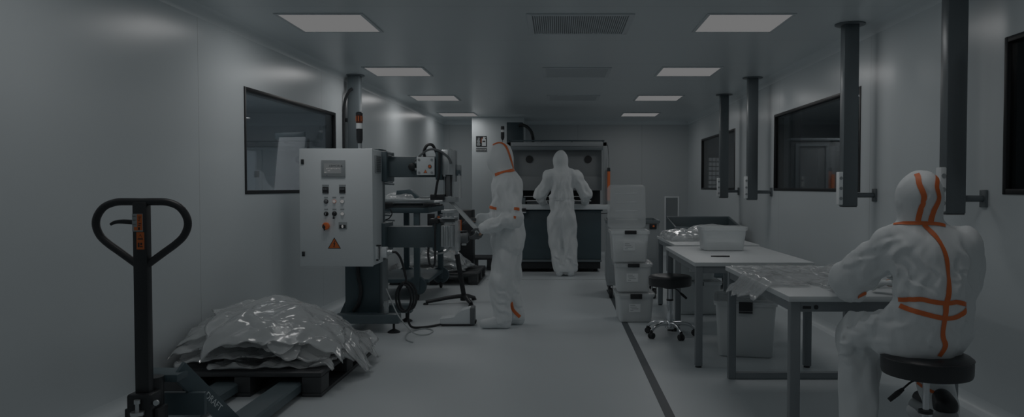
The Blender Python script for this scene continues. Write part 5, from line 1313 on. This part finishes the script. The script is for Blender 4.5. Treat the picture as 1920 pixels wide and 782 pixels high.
r2 = dict(hip=.185, waist=.170, chest=.185, shoulder=.098, neck=.085, hood=(.108, .12, .148), uarm=.088, elbow=.088, wrist=.058, thigh=.118, knee=.108, ankle=.09, flat=0.72)
FC = []
for (a_, b_, wd, dp) in (((1040, 330), (1036, 370), .03, .03), ((1055, 335), (1053, 372), .03, .022), ((1070, 330), (1074, 370), .03, -.03), ((1022, 335), (1010, 372), .03, .02), ((1086, 335), (1104, 368), .03, -.02), ((1045, 378), (1035, 420), .03, .028),
        ((1058, 378), (1055, 410), .02, .02), ((1070, 378), (1078, 420), .03, -.028), ((1040, 430), (1050, 480), .03, .022), ((1075, 430), (1066, 480), .03, -.022), ((1040, 480), (1056, 500), .02, .02), ((1066, 485), (1082, 502), .02, .02), ((1054, 405), (1057, 500), .02, .03)):
    FC.append((W(*a_, 10.6), W(*b_, 10.6), wd * 1.1, dp))
p2, s2, b2 = person('person in plain white coveralls seen from behind, leaning both arms on the bench machine', (.06, 10.75, 0), J2, r2, 'glove_white',
                    wrinkles(23, .006, [((.05, 10.7, 1.1), .16, .006), ((-.29, 10.9, 1.15), .14, .006), ((.41, 10.9, 1.15), .14, .006), ((.07, 10.7, .3), .3, .006)], (1, 1, .45), [(.052, 10.78, 1.10, 17, .12, .006)], J2['head'], FC, 10.85), toes=dict(l=(-.005, 10.93, .045), r=(.185, 10.93, .045)))
for x in (.005, .170):
    q = MB(); q.tube([Vector((x + .058 * math.cos(a), 10.742 + .058 * math.sin(a), .098)) for a in [k * PI / 9 for k in range(18)]], .006, 6, True); obj('ankle_band', q, M['black'], p2, True)
q = MB(); q.tube([Vector((.052 + .172 * math.cos(a), 10.78 + .128 * math.sin(a), 1.095 + .004 * math.sin(5 * a))) for a in [k * PI / 24 for k in range(48)]], .006, 6, True); obj('waist_elastic', q, M['suit_edge'], s2, True)

# worker on the stool, seen from behind
J3 = dict(side=(.95, .2, 0), dep=(-.2, .95, 0), look=(-.08, 1, -.3), pelvis=(1.59, 3.22, .675), waist=(1.60, 3.19, .80), chest=(1.605, 3.21, .955), neck=(1.59, 3.27, 1.115), head=(1.585, 3.30, 1.235), hood=(1.585, 3.28, 1.232),
          sh_l=(1.472, 3.27, 1.015), sh_r=(1.738, 3.22, 1.015), el_l=(1.345, 3.47, .845), el_r=(1.80, 3.32, .84), wr_l=(1.42, 3.74, .815), wr_r=(1.66, 3.62, .815),
          hand_l=(.35, 1, -.1), palm_l=(0, 0, -1), hand_r=(-.5, .9, -.1), palm_r=(0, 0, -1), curl_l=.3, curl_r=.3, thumb_l=1, thumb_r=-1,
          hip_l=(1.50, 3.25, .655), hip_r=(1.68, 3.25, .655), kn_l=(1.405, 3.46, .575), kn_r=(1.785, 3.64, .535), an_l=(1.365, 3.40, .10), an_r=(1.768, 3.43, .27))
r3 = dict(hip=.198, waist=.165, chest=.172, shoulder=.070, neck=.072, hood=(.097, .115, .122), uarm=.080, elbow=.078, wrist=.05, thigh=.11, knee=.092, ankle=.078, flat=0.78)
FB = []
for (a_, b_, wd, dp) in (((1692, 450), (1676, 530), .030, .034), ((1722, 468), (1716, 552), .026, .034), ((1698, 505), (1738, 556), .020, -.022), ((1742, 500), (1748, 556), .018, .018), ((1806, 462), (1822, 545), .028, -.034),
        ((1786, 485), (1792, 556), .022, -.026), ((1775, 530), (1812, 500), .016, .014), ((1645, 462), (1596, 520), .030, .024), ((1662, 482), (1612, 540), .024, -.024), ((1700, 440), (1650, 500), .018, .016),
        ((1694, 598), (1662, 655), .026, .026), ((1724, 598), (1738, 650), .022, .024), ((1782, 596), (1800, 650), .024, -.026), ((1805, 594), (1838, 640), .022, -.024), ((1670, 600), (1630, 640), .022, .02),
        ((1640, 610), (1600, 650), .022, -.02), ((1650, 645), (1612, 680), .020, .020), ((1595, 665), (1640, 720), .024, .022), ((1640, 690), (1600, 750), .022, -.02), ((1712, 350), (1700, 410), .014, .010), ((1690, 370), (1712, 412), .014, -.012), ((1748, 350), (1750, 412), .014, .010)):
    FB.append((W(*a_, 3.12), W(*b_, 3.12), wd * 0.6, dp * 0.75))
p3, s3, b3 = person('person in white coveralls with orange seam tape seated on the black stool', (1.59, 3.22, 0), J3, r3, 'glove_white',
                    wrinkles(37, .007, [((1.6, 3.15, .80), .15, .008), ((1.36, 3.42, .85), .16, .008), ((1.82, 3.3, .88), .16, .008), ((1.42, 3.4, .55), .18, .007), ((1.6, 3.2, 1.12), .1, .003)], (1, 1, .45), [(1.60, 3.19, .80, 15, .09, .006)], J3['head'], FB, 3.42), h=0.0075,
                    toes=dict(l=(1.34, 3.56, .045), r=(1.725, 3.58, .20)))
D = 3.13
tape(s3, b3, [W(1726, 326, 3.2), W(1737, 345, D), W(1742, 372, D), W(1738, 395, D), W(1735, 416, D)], .022, start=1)
tape(s3, b3, [W(1761, 331, 3.2), W(1766, 350, D), W(1769, 372, D), W(1761, 395, D), W(1757, 417, D)], .022, start=1)
tape(s3, b3, [W(1694, 424, D), W(1715, 421, D), W(1740, 420, D), W(1765, 421, D), W(1781, 424, D)], .017, start=1)
tape(s3, b3, [W(1745, 423, D), W(1756, 445, D), W(1764, 480, D), W(1763, 520, D), W(1757, 560, D), W(1755, 590, D), W(1757, 625, D), W(1763, 645, D), W(1755, 665, D)], .022, start=1)
tape(s3, b3, [W(1688, 563, D), W(1700, 562, D), W(1716, 558, D), W(1735, 561, D), W(1755, 563, D), W(1780, 562, D), W(1806, 570, D)], .020, start=1)
tape(s3, b3, [W(1690, 574, D), W(1702, 579, D), W(1725, 585, D), W(1755, 591, D), W(1778, 589, D), W(1792, 582, D), W(1801, 573, D)], .020, start=1)
tape(s3, b3, [W(1608, 557, 3.42), W(1616, 553, 3.42), W(1625, 549, 3.42)], .018, start=1)
tape(s3, b3, [W(1742, 712, 3.4), W(1743, 724, 3.4), W(1749, 735, 3.4), W(1762, 741, 3.4)], .014, start=3.0)
# dark shoe heel with a pale sole on the tucked foot
sh = [('c', (1.758, 3.37, .285), (1.758, 3.40, .31), .048, .045), ('c', (1.758, 3.37, .285), (1.74, 3.56, .265), .05, .04)]
lo, hi = bounds(sh, .02); mesh_obj('shoe', *nets(field(sh, .02, None, None, .265), lo, hi, .006), M['black'], p3)
sh = [('c', (1.758, 3.365, .23), (1.74, 3.58, .22), .055, .048)]
lo, hi = bounds(sh, .02); mesh_obj('shoe_sole', *nets(field(sh, .02), lo, hi, .006), M['grey_mid'], p3)

# ------------------------------------------------------------------ camera and colour
cam = bpy.data.cameras.new('camera'); cam.sensor_width = 36; cam.lens = 36 * 1400 / 1920; cam.shift_x = -88 / 1920; cam.clip_start = 0.05
co = bpy.data.objects.new('camera', cam); COL.objects.link(co)
co.location = (0, 0, 1.28); co.rotation_euler = (PI / 2 - math.atan(40 / 1400), 0, 0)
SC.camera = co
w = bpy.data.worlds.new('world'); w.use_nodes = True; SC.world = w
w.node_tree.nodes['Background'].inputs[0].default_value = (0.02, 0.022, 0.024, 1); w.node_tree.nodes['Background'].inputs[1].default_value = 1
SC.view_settings.view_transform = 'Standard'; SC.view_settings.look = 'None'; SC.view_settings.exposure = 0; SC.view_settings.gamma = 1
SC.view_settings.use_curve_mapping = False
SC.cycles.use_denoising = True
SC.cycles.max_bounces = 10; SC.cycles.diffuse_bounces = 7; SC.cycles.transparent_max_bounces = 24; SC.cycles.glossy_bounces = 5
SC.cycles.caustics_reflective = False; SC.cycles.caustics_refractive = False
SC.cycles.sample_clamp_indirect = 3
